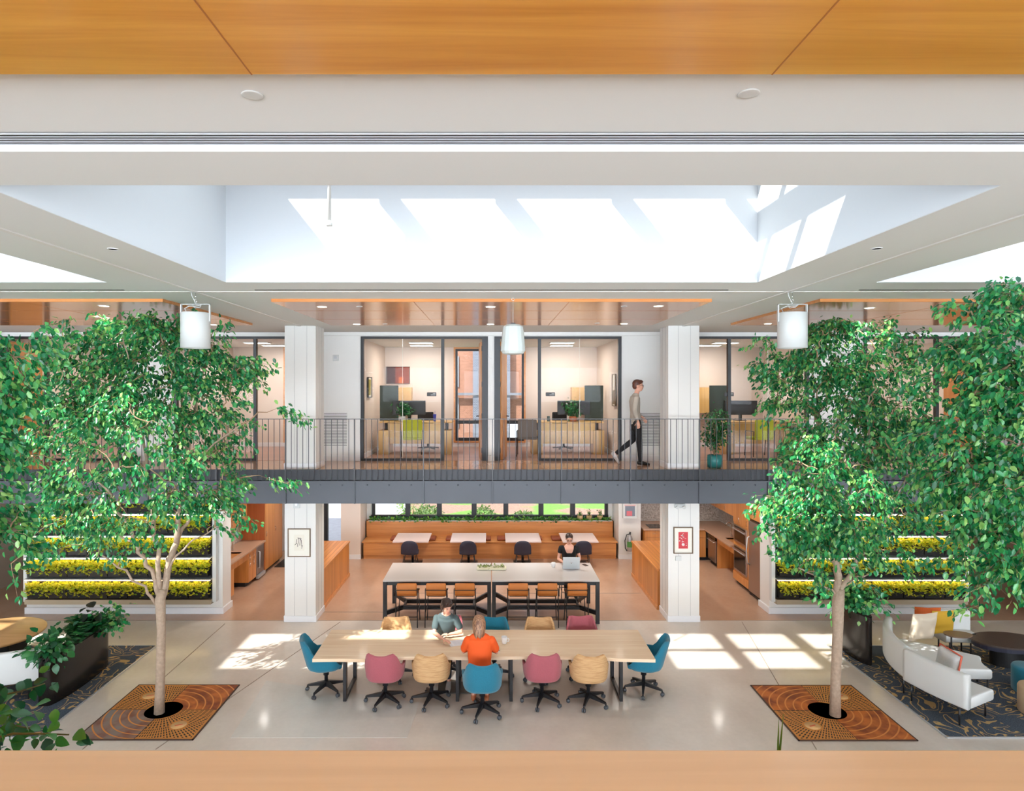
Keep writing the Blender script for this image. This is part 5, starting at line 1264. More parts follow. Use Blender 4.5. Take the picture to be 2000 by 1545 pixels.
# ---- left planter with mixed plants
def planter(name, fp, z1, loc, label, seed, lush):
    t = empty(name, loc, 0, label, 'planter')
    MB().prism(fp, .013, z1, smooth=True).build('body', plain('gloss black planter', srgb(24,20,18), .22), t)
    MB().prism([(p[0]*.9, p[1]*.97) for p in fp], z1, z1+.01).build('soil', SOIL, t)
    return t
arc = [(.02+.20*math.cos(u)*1.0, .80*math.sin(u)) for u in [(-PI/2)+PI*i/16 for i in range(17)]]
fpL = [(.16+.12*math.cos(u)-.12, .78*math.sin(u)) for u in [-PI/2+PI*i/16 for i in range(17)]] + [(-.10,.78),(-.10,-.78)]
pl = planter('curved_planter', fpL, .76, (-6.93,10.75,0), 'glossy black curved planter of mixed ferns at the left carpet', 1, 1)
def fern(t, c, n, L, mat, rng, name='fern'):
    P=[];D=[];S=[]; st = MB()
    for _ in range(n):
        a = rng.uniform(0,2*PI); el = rng.uniform(.5,1.3); d = np.array([math.cos(a)*math.cos(el), math.sin(a)*math.cos(el), math.sin(el)]); l = L*rng.uniform(.6,1.1)
        side = np.cross(d, [0,0,1]); side /= np.linalg.norm(side)
        prev = np.array(c); pts = [tuple(prev)]
        for k in range(14):
            f = (k+1)/14; p = np.array(c)+d*l*f-np.array([0,0,1])*l*.45*f*f; 
            if k > 2:
                for s in (-1,1):
                    P.append(p); D.append(side*s+d*.5-np.array([0,0,.25])); S.append(.11*(1-abs(f-.5)*1.2)*L/.4+.02)
            pts.append(tuple(p))
        st.tube(pts, .003, 3, cap=False)
    st.build('frond_stems', mat, t)
    V, n_ = leaf_mesh(np.array(P), np.array(D), np.array(S), rng, wid=.12, fold=.05); build_leaves(name, V, n_, mat, t)
def clump(t, c, ext, n, size, mat, rng, name):
    P = np.array(c)+rng.normal(size=(n,3))*np.array(ext)*.5; D = (P-np.array(c))/np.array(ext)*.8+rng.normal(size=(n,3))*.4+np.array([0,0,-.3]); S = size*rng.uniform(.6,1.2,n)
    o = fine_leaves(name, P, D, S, rng, mat, t)
    st = MB()
    for i in range(0, n, 4): st.tube([tuple(np.array(c)-np.array([0,0,ext[2]*.6])), tuple((P[i]+np.array(c))/2+np.array([0,0,.02])), tuple(P[i])], .003, 3, cap=False)
    st.build('stems', LEAFD, t)
rg = np.random.default_rng(8)
fern(pl, (.0,.25,.78), 30, .55, LEAFD, rg, 'fern_fronds'); fern(pl, (.05,-.05,.78), 16, .42, LEAFD, rg, 'palm_fronds')
clump(pl, (-.05,-.62,.86), (.30,.34,.20), 190, .13, LEAFD, rg, 'pothos_leaves'); clump(pl, (.16,.62,.86), (.22,.34,.20), 240, .10, LEAF, rg, 'ivy_leaves')
clump(pl, (.02,.35,1.02), (.12,.12,.22), 16, .24, plainleaf := leafmat('rubber plant leaves', [srgb(20,30,24), srgb(40,60,40)]), rg, 'rubber_leaves')
# ---- right planter
pr = planter('curved_planter', [(.14*math.cos(u), .52*math.sin(u)) for u in [2*PI*i/28 for i in range(28)]], .86, (6.74,11.95,0), 'glossy black planter in tree shade behind the white sofas', 2, 1)
clump(pr, (-.05,.0,1.05), (.55,.6,.32), 380, .11, LEAF, rg, 'shrub_leaves'); fern(pr, (.2,.2,.88), 20, .6, LEAFD, rg, 'fern_fronds')
# ---- left sofa and round table
def sofa_module(name, inner, outer, a0, a1, label, cat='sofa', back=True, loc=(0,0), seg=20, hz=.78, legs=True, rot=0):
    """a curved bench: seat between radii, back on the outer side"""
    t = empty(name, (loc[0],loc[1],.013), rot, label, cat)
    def arcp(r, a): return (r*math.cos(a), r*math.sin(a))
    def ringseg(r0, r1, z0, z1, rad):
        m = MB(); A = [a0+(a1-a0)*i/seg for i in range(seg+1)]
        pts = [(r0,z0+rad),(r0+rad*.3,z0+rad*.3),(r0+rad,z0),(r1-rad,z0),(r1-rad*.3,z0+rad*.3),(r1,z0+rad),(r1,z1-rad),(r1-rad*.3,z1-rad*.3),(r1-rad,z1),(r0+rad,z1),(r0+rad*.3,z1-rad*.3),(r0,z1-rad)]
        vs = [(p[0]*math.cos(a), p[0]*math.sin(a), p[1]) for a in A for p in pts]; n = len(pts)
        fs = [(i*n+k, i*n+(k+1)%n, (i+1)*n+(k+1)%n, (i+1)*n+k) for i in range(seg) for k in range(n)] + [tuple(range(n-1,-1,-1)), tuple(range(seg*n, seg*n+n))]
        return m.add(vs, fs, True)
    o = ringseg(inner, outer-.10, .27, .43, .035).build('seat', SOFA, t); o.modifiers.new('b','BEVEL').width = .01
    if back: o = ringseg(outer-.12, outer, .27, hz, .04).build('backrest', SOFA, t)
    if legs:
        for a in (a0+.04, a1-.04):
            for r in (inner+.05, outer-.05):
                p = arcp(r, a); MB().tube([(p[0],p[1],0),(p[0],p[1],.30)], .014, 8).build('leg', BLACK, t)
    return t
# front right sofa: outer side towards -x
def place_arc(P, Q, R, depth, name, label, back=True):
    # outer arc through P,Q (xy) bulging with radius R; centre on the +x side
    P = Vector(P); Q = Vector(Q); m = (P+Q)/2; ch = (Q-P); h = math.sqrt(R*R-(ch.length/2)**2); nrm = Vector((ch.y, -ch.x)).normalized()
    c = m+nrm*h; a0 = math.atan2((P-c).y, (P-c).x); a1 = math.atan2((Q-c).y, (Q-c).x)
    if a0 < 0: a0 += 2*PI
    if a1 < 0: a1 += 2*PI
    if a0 > a1: a0, a1 = a1, a0
    return sofa_module(name, R-depth, R, a0, a1, label, loc=(c.x, c.y), back=back)
place_arc((6.86,9.28), (6.56,10.25), 3.0, .74, 'curved_sofa', 'white sofa section nearest the camera at right, seen from its back')
place_arc((6.62,10.32), (7.2,11.75), 2.2, 1.4, 'curved_sofa', 'white curved sofa section behind it, with the beige pillow')
place_arc((8.3,12.15), (8.95,12.1), 3.0, .4, 'curved_sofa', 'tall white sofa back behind the yellow pillow, far right lounge')
bpy.data.objects['curved_sofa.002'].children[0].scale = (1,1,1)
# left sofa
place_arc((-7.12,10.27), (-8.66,9.74), 6.0, .7, 'curved_sofa', 'white sofa cut off by the left edge, seen from its back')
t = empty('round_table', (-8.55,11.0,.013), 0, 'large round pale oak table at the left edge', 'table')
MB().lathe([(.0,.70),(.76,.70),(.78,.715),(.78,.735),(.77,.745),(0,.745)], 64).build('tabletop', wood('table oak', srgb(206,160,104), srgb(226,182,128), 'x', .8, .35, .15), t)
MB().box(-.3,.3,-.2,.2,0,.70).build('base', OAKV, t); MB().box(.30,.45,-.22,.22,0,.70).build('base_panel', BLACKP, t)
# right coffee tables
t = empty('coffee_table', (9.25,11.5,.013), 0, 'dark oval coffee table with navy edge between the white sofas', 'table')
el = [(.62*math.cos(u), .40*math.sin(u)) for u in [2*PI*i/48 for i in range(48)]]
MB().prism(el, .40, .43).build('tabletop', plain('dark walnut', srgb(76,62,56), .35), t); MB().prism([(p[0]*.98,p[1]*.98) for p in el], .33, .40).build('edge_band', NAVY, t)
MB().prism([(p[0]*.5,p[1]*.5) for p in el], 0, .33).build('base', BLACKP, t)
t = empty('side_table', (8.10,11.2,.455), 0, 'small brown rounded side table on a thin leg above the white seat', 'table')
MB().prism([(.23*math.cos(u)*(1+.15*math.cos(u)), .16*math.sin(u)) for u in [2*PI*i/32 for i in range(32)]], .19, .21).build('tabletop', plain('brown laminate', srgb(112,86,70), .35), t)
MB().tube([(-.12,-.05,0),(-.12,-.05,.19)], .013, 8).build('leg', BLACK, t)
def pouf(x, y, r, h, mat, label):
    return tag(MB().lathe([(r-.02,0),(r,.02),(r,h-.04),(r-.015,h-.01),(r-.05,h),(0,h+.005)], 40).build('ottoman', mat, None, loc=(x,y,.013)), label, 'ottoman', 'round ottomans')
pouf(8.28, 9.75, .24, .42, plain('beige felt', srgb(190,162,130), .9), 'round beige ottoman at the right edge on the carpet'); pouf(8.75, 10.45, .24, .42, TEAL, 'round teal ottoman at the right edge behind the beige one')
# pillows
def pillow(loc, w, h, rot, mat, label, tilt=.25, mat2=None):
    n = 12; vs = []
    for side in (-1,1):
        for j in range(n+1):
            for i in range(n+1):
                u, v = -1+2*i/n, -1+2*j/n; k = (1-u**4)*(1-v**4); e = 1-.10*(u*u*v*v) - .05*(u*u+v*v-2*u*u*v*v)*0
                vs.append((u*w/2*(1-.07*(1-abs(v))*abs(u)), side*.075*k**.5, v*h/2*(1-.07*(1-abs(u))*abs(v))))
    fs = []
    for s in (0,1):
        o = s*(n+1)**2
        for j in range(n):
            for i in range(n):
                f = (o+j*(n+1)+i, o+j*(n+1)+i+1, o+(j+1)*(n+1)+i+1, o+(j+1)*(n+1)+i); fs.append(f if s == 0 else f[::-1])
    o = MB().add(vs, fs, True).build('pillow', mat, None, loc=loc); o.rotation_euler = (tilt, 0, rot); tag(o, label, 'pillow', 'sofa pillows')
    if mat2:
        MB().tube([(-w/2,0,-h/2),(w/2,0,-h/2),(w/2,0,h/2),(-w/2,0,h/2)], .016, 8, closed=True).build('piping', mat2, o)
    return o
LINEN = plain('linen', srgb(206,190,168), .9, bump=.2, bscale=200)
pillow((7.62,11.35,.74), .52, .52, .2, LINEN, 'large beige linen pillow standing on the white sofa', .2)
pillow((8.22,11.72,.68), .46, .46, .1, plain('mustard fabric', srgb(206,160,44), .85), 'mustard yellow pillow behind the beige one', .15)
pillow((7.98,11.78,.72), .46, .46, -.1, plain('rust fabric', srgb(200,92,36), .85), 'rust orange pillow peeking out above the beige one', .15)
pillow((7.12,10.02,.66), .50, .42, PI/2-.05, plain('white print fabric', srgb(222,222,222), .85, noise=.08, nscale=30), 'white pillow with coral piping leaning on the nearest sofa back', .2, plain('coral piping', srgb(214,104,82), .8))
# ================================================================== things on the tables
def onp(px, py, zt):
    d = F*(H-zt)/(py-CY); return ((px-CX)*d/F, d, zt)
def mug(loc, label, rz=0, s=1):
    m_ = empty('mug', loc, rz, label, 'mug'); m_.scale = (s,s,s)
    MB().lathe([(.0,.004),(.028,.0),(.032,.004),(.042,.06),(.043,.10),(.039,.10),(.037,.06),(.028,.008),(0,.008)], 24).build('cup', CERAM, m_)
    MB().tube([(.040,0,.08),(.062,0,.078),(.068,0,.055),(.058,0,.035),(.036,0,.03)], .006, 8).build('handle', CERAM, m_)
mug(onp(985,1257,.75), 'white mug on the long table right of the woman in orange', -.2, 1.15); mug(onp(1081,1108,.915), 'white cup on the white high table left of the laptop', 2.6, 1.1)
L_ = empty('laptop', (onp(1115,1110,.915)[0], 14.33, .915), 0, 'silver laptop open on the white high table', 'laptop')
MB().rbox((0,.13,.008), (.38,.26,.016), .007).build('keyboard_base', ALU, L_); lid = MB().rbox((0,0,.135), (.38,.012,.27), .005).build('lid', plain('silver', srgb(206,212,214), .4, .3), L_); lid.location = (0,0,.014); lid.rotation_euler = (.22,0,0)
MB().lathe([(0,0),(.018,0),(.018,.001),(0,.001)], 16, Matrix.Translation((0,-.0065,.14)) @ Matrix.Rotation(PI/2,4,'X')).build('badge', CHROME, lid)
x = onp(1143,1104,.915); t = empty('smartphone', x, .4, 'dark phone lying on the white high table right of the laptop', 'phone'); MB().rbox((0,0,.005), (.08,.16,.01), .004).build('body', BLACKP, t); MB().box(-.03,.03,-.06,.06,.0098,.0108).build('screen', DARKG, t)
x0 = onp(893,1256,.75); t = empty('paper_sheets', x0, .35, 'white printed sheets on the long table under the dark-haired woman\'s hand', 'paper')
MB().box(-.14,.14,-.11,.11,0,.002).build('sheet', PAPER, t); MB().box(-.10,.18,-.09,.12,.002,.004).build('sheet', PAPER, t)
rnd = random.Random(2); tx_ = MB()
for i in range(9): tx_.box(-.07, .02+rnd.uniform(.03,.12), -.07+i*.02, -.066+i*.02, .0040, .0043)
tx_.build('printed_lines', plain('print grey', srgb(170,174,186), .7), t)
tag(MB().lathe([(.022,0),(.022,.008),(.016,.01),(0,.01)], 16).build('wristwatch', CHROME, None, loc=onp(974,1272,.75)), 'small shiny watch beside the elbow of the woman in orange', 'watch'); 
# plants on the office desks
bushy('desk_plant', (-2.35, 16.95, ZM+.84), 'dark leafy plant in a white pot on the left office desk', 'plant', 1, .14, .10, .34, .22, 220, .10, LEAFD, 31, potmat=CERAM)
bushy('desk_plant', (2.15, 16.95, ZM+.84), 'dark leafy plant beside the monitor on the right office desk', 'plant', 1, .14, .10, .40, .26, 240, .10, LEAFD, 32, potmat=plain('terracotta', srgb(200,120,80), .7))
# ================================================================== outside
def ground_mat():
    m, nt, b = newmat('garden ground'); L = nt.links; N = nt.nodes.new
    tc = N('ShaderNodeTexCoord'); n = N('ShaderNodeTexNoise'); n.inputs['Scale'].default_value = .35; n.inputs['Detail'].default_value = 2; L.new(tc.outputs['Object'], n.inputs['Vector'])
    n2 = N('ShaderNodeTexNoise'); n2.inputs['Scale'].default_value = 12; n2.inputs['Detail'].default_value = 8; L.new(tc.outputs['Object'], n2.inputs['Vector'])
    g = N('ShaderNodeMix'); g.data_type = 'RGBA'; L.new(n2.outputs['Fac'], g.inputs[0]); g.inputs[6].default_value = srgb(46,96,24); g.inputs[7].default_value = srgb(116,156,66)
    mu = N('ShaderNodeMix'); mu.data_type = 'RGBA'; L.new(n2.outputs['Fac'], mu.inputs[0]); mu.inputs[6].default_value = srgb(84,54,44); mu.inputs[7].default_value = srgb(166,138,122)
    cr = N('ShaderNodeValToRGB'); cr.color_ramp.elements[0].position = .47; cr.color_ramp.elements[1].position = .53; L.new(n.outputs['Fac'], cr.inputs[0])
    mx = N('ShaderNodeMix'); mx.data_type = 'RGBA'; L.new(cr.outputs[0], mx.inputs[0]); L.new(g.outputs[2], mx.inputs[6]); L.new(mu.outputs[2], mx.inputs[7]); L.new(mx.outputs[2], b.inputs['Base Color']); b.inputs['Roughness'].default_value = .9
    return m
o = MB().box(-40,40,YB+.3,60,-.32,-.02).build('garden_ground', ground_mat()); struct(o)
struct(MB().box(-9,-3.5,YB+.3,30,-.02,.02).build('garden_path', plain('pale paving', srgb(150,152,160), .8, noise=.2, nscale=6)))
shn = ['round green shrub outside the left end of the booth window', 'pale flowering shrub outside the middle of the booth window', 'low green shrub outside the booth window, right of the middle', 'green shrub outside the right end of the booth window']
for i, (x, y, r, dens) in enumerate(((-2.2,22.6,.55,1), (-.3,23.0,.5,1), (1.1,22.4,.45,1), (-3.0,24.5,.6,1))):
    t = empty('garden_shrub', (x,y,-.02), 0, shn[(0,1,2,0)[i]] if i < 3 else 'grey-green shrub outside beside the gravel path', 'shrub'); rg2 = np.random.default_rng(50+i)
    u = rg2.normal(size=(700,3)); u /= np.linalg.norm(u, axis=1, keepdims=True); P = u*r*rg2.uniform(.6,1,(700,1))*np.array([1,1,.8])+np.array([0,0,r*.7]); P[:,2] = np.abs(P[:,2])
    V, n_ = leaf_mesh(P, u+rg2.normal(size=(700,3))*.4, .10*rg2.uniform(.6,1.2,700), rg2); build_leaves('foliage', V, n_, leafmat('shrub leaves %d' % i, [srgb(60,110,40), srgb(130,170,80), srgb(190,206,150)]), t)
    MB().tube([(0,0,0),(0,0,r)], .03, 6).build('stem', BARKD, t)
# neighbouring building seen through the upstairs windows
def brick(name, c1, c2, mortar, sc):
    m, nt, b = newmat(name); L = nt.links; tc = nt.nodes.new('ShaderNodeTexCoord'); mp = nt.nodes.new('ShaderNodeMapping'); mp.inputs['Rotation'].default_value = (PI/2,0,0)
    k = nt.nodes.new('ShaderNodeTexBrick'); k.inputs['Color1'].default_value = c1; k.inputs['Color2'].default_value = c2; k.inputs['Mortar'].default_value = mortar; k.inputs['Scale'].default_value = sc
    k.inputs['Mortar Size'].default_value = .02; L.new(tc.outputs['Object'], mp.inputs[0]); L.new(mp.outputs[0], k.inputs['Vector']); L.new(k.outputs[0], b.inputs['Base Color']); b.inputs['Roughness'].default_value = .8
    return m
nb = empty('neighbouring_building', (0,31,0), 0, 'grey and peach brick building seen through the office windows', 'building')
MB().box(-.9,.9,0,1,0,14).build('wall', brick('grey brick', srgb(70,74,86), srgb(86,90,102), srgb(126,130,140), 4.5), nb)
MB().box(-12,-.9,.3,1,2.2,14).box(.9,12,.3,1,3.2,14).build('wall', brick('peach brick', srgb(120,80,62), srgb(134,92,74), srgb(136,108,92), 4.5), nb)
for s in (-1,1):
    for z in (5.0,7.5,3.0):
        w = MB().box(s*2.1-.5,s*2.1+.5,.24,.3,z,z+1.5).build('window', plain('far window', srgb(120,130,140), .3), nb)
for z in (2.2, 4.6): MB().box(-12,12,-.1,.1,z,z+.12).build('ledge', plain('far ledge', srgb(90,92,100), .6), nb)
# ================================================================== people
def hairmat(name, c1, c2):
    m, nt, b = newmat(name); L = nt.links; tc = nt.nodes.new('ShaderNodeTexCoord'); mp = nt.nodes.new('ShaderNodeMapping'); mp.inputs['Scale'].default_value = (70,70,5)
    n = nt.nodes.new('ShaderNodeTexNoise'); n.inputs['Scale'].default_value = 1.5; n.inputs['Detail'].default_value = 4; cr = nt.nodes.new('ShaderNodeValToRGB'); cr.color_ramp.elements[0].color = c1; cr.color_ramp.elements[1].color = c2
    cr.color_ramp.elements[0].position = .4; cr.color_ramp.elements[1].position = .6; L.new(tc.outputs['Object'], mp.inputs[0]); L.new(mp.outputs[0], n.inputs['Vector']); L.new(n.outputs['Fac'], cr.inputs[0]); L.new(cr.outputs[0], b.inputs['Base Color']); b.inputs['Roughness'].default_value = .45
    return m
HAIRB = hairmat('dark brown hair', srgb(26,16,14), srgb(62,40,32)); HAIRL = hairmat('light brown hair', srgb(104,68,48), srgb(182,136,102)); HAIRM = hairmat('auburn hair', srgb(60,32,24), srgb(110,62,44))
EYE = plain('eye', srgb(40,30,26), .3); LIP = plain('lips', srgb(190,104,96), .5)
def remesh(o, vox, it=3):
    r = o.modifiers.new('remesh', 'REMESH'); r.mode = 'VOXEL'; r.voxel_size = vox; r.use_smooth_shade = True
    s = o.modifiers.new('smooth', 'SMOOTH'); s.iterations = it; s.factor = .5
    return o
def head_parts(mb, c, yaw, pitch, roll=0, s=1.0):
    """skull, jaw, nose, ears added to the body mesh; returns the head matrix (face looks to -Y in head space)"""
    M = Matrix.Translation(c) @ Matrix.Rotation(yaw, 4, 'Z') @ Matrix.Rotation(pitch, 4, 'X') @ Matrix.Rotation(roll, 4, 'Y') @ Matrix.Scale(s, 4)
    R = M
    def e(p, r): mb.ell(R @ Vector(p), [q*s for q in r], 18, 12, R)
    e((0,.012,.03), (.074,.092,.088)); e((0,-.022,-.035), (.058,.066,.072)); e((0,-.045,-.078), (.034,.036,.028)); e((0,-.06,.0), (.05,.035,.045))
    mb.loft([(R @ Vector((0,-.086,.02)), .008*s, .009*s), (R @ Vector((0,-.104,-.018)), .012*s, .013*s), (R @ Vector((0,-.094,-.03)), .015*s, .010*s)], R.to_3x3() @ Vector((1,0,0)), 10)
    for sx in (-1,1): e((sx*.076,.012,-.005), (.010,.018,.030)); e((sx*.035,-.066,-.02), (.02,.02,.02))
    e((0,-.088,-.056), (.02,.01,.010))
    return M
def face(p, M, glasses=False, closed=False):
    m = MB(); 
    for sx in (-1,1): m.ell(M @ Vector((sx*.031,-.0845,.006)), [.013,.006,.004 if closed else .0075], 10, 6, M)
    m.build('eyes', EYE, p)
    m = MB()
    for sx in (-1,1): m.tube([M @ Vector((sx*.014,-.091,.026)), M @ Vector((sx*.034,-.091,.031)), M @ Vector((sx*.05,-.080,.025))], .0035, 6)
    m.build('eyebrows', HAIRB, p)
    m = MB().ell(M @ Vector((0,-.096,-.052)), [.022,.005,.0065], 10, 6, M); m.build('mouth', LIP, p)
    if glasses:
        g = MB()
        for sx in (-1,1):
            g.tube([M @ Vector((sx*.033+.024*math.cos(a), -.099, .004+.018*math.sin(a))) for a in [2*PI*i/14 for i in range(14)]], .0025, 6, closed=True)
            g.tube([M @ Vector((sx*.057,-.098,.008)), M @ Vector((sx*.080,0,.008))], .0025, 6)
        g.tube([M @ Vector((-.01,-.1,.008)), M @ Vector((.01,-.1,.008))], .0025, 6)
        g.build('glasses', BLACKP, p)
def hand(mb, w, d, nrm, curl=.5, s=1.0, thumb=1):
    """w wrist, d pointing direction, nrm back-of-hand normal"""
    w = Vector(w); d = Vector(d).normalized(); n = Vector(nrm); n = (n-d*n.dot(d)).normalized(); a = d.cross(n)*thumb
    mb.loft([(w, .026*s, .019*s), (w+d*.03*s, .032*s, .017*s), (w+d*.085*s, .040*s, .014*s)], a, 12)
    for i, (o, L) in enumerate(((.030,.070),(.010,.080),(-.010,.075),(-.029,.060))):
        p = w+d*.085*s+a*o*s; dd = d.copy(); pts = [(p, .009*s, .0085*s)]
        for k in range(3):
            ang = curl*(.5+.3*k)+.04*i; dd = (dd*math.cos(ang)-n*math.sin(ang)).normalized(); p = p+dd*L*s*(.45,.32,.25)[k]; pts.append((p, (.0085-.001*k)*s, (.008-.001*k)*s))
        mb.loft(pts, a, 8)
    p = w+d*.025*s+a*.028*s; q = p+(d*.55+a*.75-n*.25).normalized()*.045*s; r = q+(d*.9+a*.25-n*.3).normalized()*.032*s
    mb.loft([(p,.012*s,.012*s),(q,.010*s,.010*s),(r,.008*s,.008*s)], n, 8)
def limb(mb, pts, side=(0,1,.2)): mb.loft([(Vector(p[:3]), p[3], p[4] if len(p) > 4 else p[3]) for p in pts], side, 14)
def lerp(a, b, t): return tuple(a[i]+(b[i]-a[i])*t for i in range(3))
def arm(body, sh, el, wr, hd, hn, shirt=None, sleeve=0, cloth=.010, s=1.0, curl=.5, thumb=1):
    limb(body, [sh+(.045*s,), lerp(sh,el,.4)+(.043*s,), lerp(sh,el,.9)+(.034*s,), el+(.034*s,), lerp(el,wr,.3)+(.036*s,), lerp(el,wr,.75)+(.026*s,), wr+(.022*s,.02*s)])
    hand(body, wr, hd, hn, curl, s, thumb)
    if shirt is not None:
        shirt.ell(sh, [.046*s+cloth*.8]*3, 14, 10)
        L1 = (Vector(el)-Vector(sh)).length; L2 = (Vector(wr)-Vector(el)).length; T_ = sleeve
        pts = [(sh[0]*.92,sh[1]*.92 if abs(sh[1]) > .15 else sh[1],sh[2]-.01)+(.052*s+cloth*.5,), sh+(.050*s+cloth*.8,)]
        if T_ <= 1: pts += [lerp(sh,el,T_*.5)+(.047*s+cloth,), lerp(sh,el,T_)+(.047*s+cloth,)]
        else: pts += [lerp(sh,el,.5)+(.050*s+cloth,), lerp(sh,el,.95)+(.042*s+cloth,), lerp(el,wr,.08)+(.042*s+cloth,), lerp(el,wr,(T_-1)*.5)+(.038*s+cloth,), lerp(el,wr,T_-1)+(.030*s+cloth,)]
        limb(shirt, pts)
def torso(mb, pel, chest, neck, side, g=0, sh=.17, hip=.15, waist=.125, fem=False):
    """pelvis -> neck loft with a side vector; g grows it for clothing"""
    pel = Vector(pel); chest = Vector(chest); neck = Vector(neck); m = (pel*.5+chest*.5)
    mb.loft([(pel-(chest-pel)*.12, hip*.8+g, .095+g), (pel, hip+g, .11+g), (m, waist+g, .092+g), (chest*.75+m*.25, waist*1.12+g, .105+g), (chest, sh*.88+g, .108+g), (chest*.45+neck*.55, sh+g, .085+g)]+([(chest*.2+neck*.8, sh*.62, .06)] if g == 0 else [(chest*.33+neck*.67, sh*.74+g, .064+g)]), side, 22)
    if fem:
        pass
def shoe(p, loc, d, mat, sole, toe=0.0):
    loc = Vector(loc); d = Vector(d).normalized(); m = MB()
    m.loft([(loc-d*.06+Vector((0,0,.0)), .036, .045), (loc+d*.02, .040, .046), (loc+d*.10-Vector((0,0,.012)), .044, .034), (loc+d*.17-Vector((0,0,.020)), .036, .024)], Vector((0,0,1)).cross(d), 14)
    o = m.build('shoe', mat, p); return o

# ---- walking man on the upper floor, heading to +x
bx, by, bz = 3.12, 13.80+.55, ZM
bx = (1242-CX)*14.42/F
p = empty('person', (bx, 14.42, ZM), 0, 'man in a grey sweater walking right along the upper floor', 'person')
b = MB(); sh_ = MB(); tr = MB(); S = (0,1,0)
pel = (-.01,0,1.00); ch = (-.03,0,1.42); nk = (.0,0,1.60)
torso(b, pel, ch, nk, S, 0, .19, .15, .135); torso(sh_, (-.01,0,.97), ch, nk, S, .014, .19, .155, .145)
b.loft([((-.005,0,1.53),.058,.058),((.03,0,1.66),.055,.055)], S, 14)
M = head_parts(b, Vector((.05,0,1.765)), PI/2, .03, 0, 1.10)
face(p, M, True)
arm(b, (-.03,-.20,1.50), (-.09,-.25,1.22), (-.01,-.26,.98), (.12,0,-1), (0,-1,0), sh_, 1.75, .010, 1.08, .5, 1)
arm(b, (-.03,.20,1.50), (-.0,.25,1.22), (.20,.24,1.06), (.6,0,-.8), (0,1,0), sh_, 1.75, .010, 1.08, .5, -1)
def leg(mb, hip, kn, an, g=0, s=1.0): limb(mb, [hip+(.085*s+g,), lerp(hip,kn,.5)+(.075*s+g,), kn+(.055*s+g,), lerp(kn,an,.3)+(.052*s+g,), an+(.036*s+g,)], (0,1,0))
for (hip, kn, an) in (((-.0,-.09,.96),(.06,-.09,.52),(.08,-.09,.09)), ((-.02,.09,.96),(-.05,.09,.54),(-.42,.09,.25))):
    leg(b, hip, kn, an, 0, 1.0); leg(tr, hip, kn, lerp(kn,an,.96), .012, 1.0)
tr.loft([((-.01,0,.86),.13,.10),((-.01,0,1.0),.158,.118)], S, 18)
remesh(b.build('body', SKIN, p), .010); remesh(sh_.build('sweater', plain('grey sweater', srgb(176,166,154), .85), p), .011); remesh(tr.build('trousers', plain('black trousers', srgb(14,14,18), .8), p), .011)
h = MB(); h.ell(M @ Vector((0,.022,.052)), [.088,.100,.086], 18, 12, M); h.ell(M @ Vector((0,-.045,.092)), [.066,.055,.036], 14, 8, M); h.ell(M @ Vector((0,.065,.0)), [.074,.055,.07], 14, 8, M)
remesh(h.build('hair', HAIRM, p), .008, 2)
shoe(p, (.10,-.09,.05), (1,0,-.05), BLACKP, None); shoe(p, (-.46,.09,.19), (.55,0,-.83), plain('light grey trainer', srgb(196,194,192), .6), None)
# ---- dark-haired woman, far side of the long table, leaning towards the camera
x = (868-CX)*11.1/F
p = empty('person', (x, 11.05, 0), 0, 'dark-haired woman in a grey T-shirt reaching across the long table', 'person'); p.scale = (1.04,1.04,1.045)
b = MB(); sh_ = MB(); S = (1,.0,0)
pel = (0,.02,.55); ch = (.03,-.10,.90); nk = (.045,-.17,1.09)
torso(b, pel, ch, nk, S, 0, .165, .16, .13); torso(sh_, (0,.02,.52), ch, nk, S, .014, .168, .165, .14)
b.loft([((.045,-.155,1.03),.048,.048),((.05,-.20,1.15),.046,.046)], S, 14)
M = head_parts(b, Vector((.06,-.235,1.225)), .5, .42, .06, .98); face(p, M, False, True)
arm(b, (-.112,-.13,1.005), (-.14,-.30,.82), (.03,-.50,.795), (.8,-.6,-.10), (0,0,1), sh_, .62, .014, .95, .25, 1)
arm(b, (.192,-.13,1.0), (.30,-.20,.80), (.10,-.27,.79), (-1,-.1,0), (0,0,1), sh_, .62, .014, .95, .5, -1)
for sx in (-1,1): leg(b, (sx*.09,-.02,.54), (sx*.10,-.42,.52), (sx*.10,-.38,.10), 0, .92)
remesh(b.build('body', SKIN, p), .010); remesh(sh_.build('t_shirt', plain('grey t-shirt', srgb(70,84,86), .85), p), .010)
tr = MB()
for sx in (-1,1): leg(tr, (sx*.09,-.02,.54), (sx*.10,-.42,.52), (sx*.10,-.385,.16), .012, .92)
tr.loft([((0,.02,.50),.15,.11),((0,.02,.58),.165,.12)], S, 16); remesh(tr.build('trousers', plain('dark trousers', srgb(26,30,40), .8), p), .011)
for sx in (-1,1): shoe(p, (sx*.10,-.42,.05), (0,-1,-.05), plain('white trainer', srgb(220,220,220), .6), None)
h = MB(); h.ell(M @ Vector((0,.022,.045)), [.089,.098,.085], 18, 12, M)
for sx in (-1,1): h.loft([(M @ Vector((sx*.045,-.05,.10)), .02, .022), (M @ Vector((sx*.076,-.018,.04)), .015, .032), (M @ Vector((sx*.080,.005,-.03)), .014, .040), (M @ Vector((sx*.074,.015,-.10)), .012, .034)], (1,0,0), 10)
h.loft([(M @ Vector((0,.08,.05)), .07, .04), (M @ Vector((0,.085,-.02)), .068, .035), (M @ Vector((0,.075,-.10)), .062, .028)], (1,0,0), 14)
remesh(h.build('hair', HAIRB, p), .008, 2)
MB().tube([(.085+.028*math.cos(a)*.3, -.27+.026*math.cos(a), .79+.026*math.sin(a)) for a in [2*PI*i/14 for i in range(14)]], .006, 6, closed=True).build('bracelet', BLACKP, p)
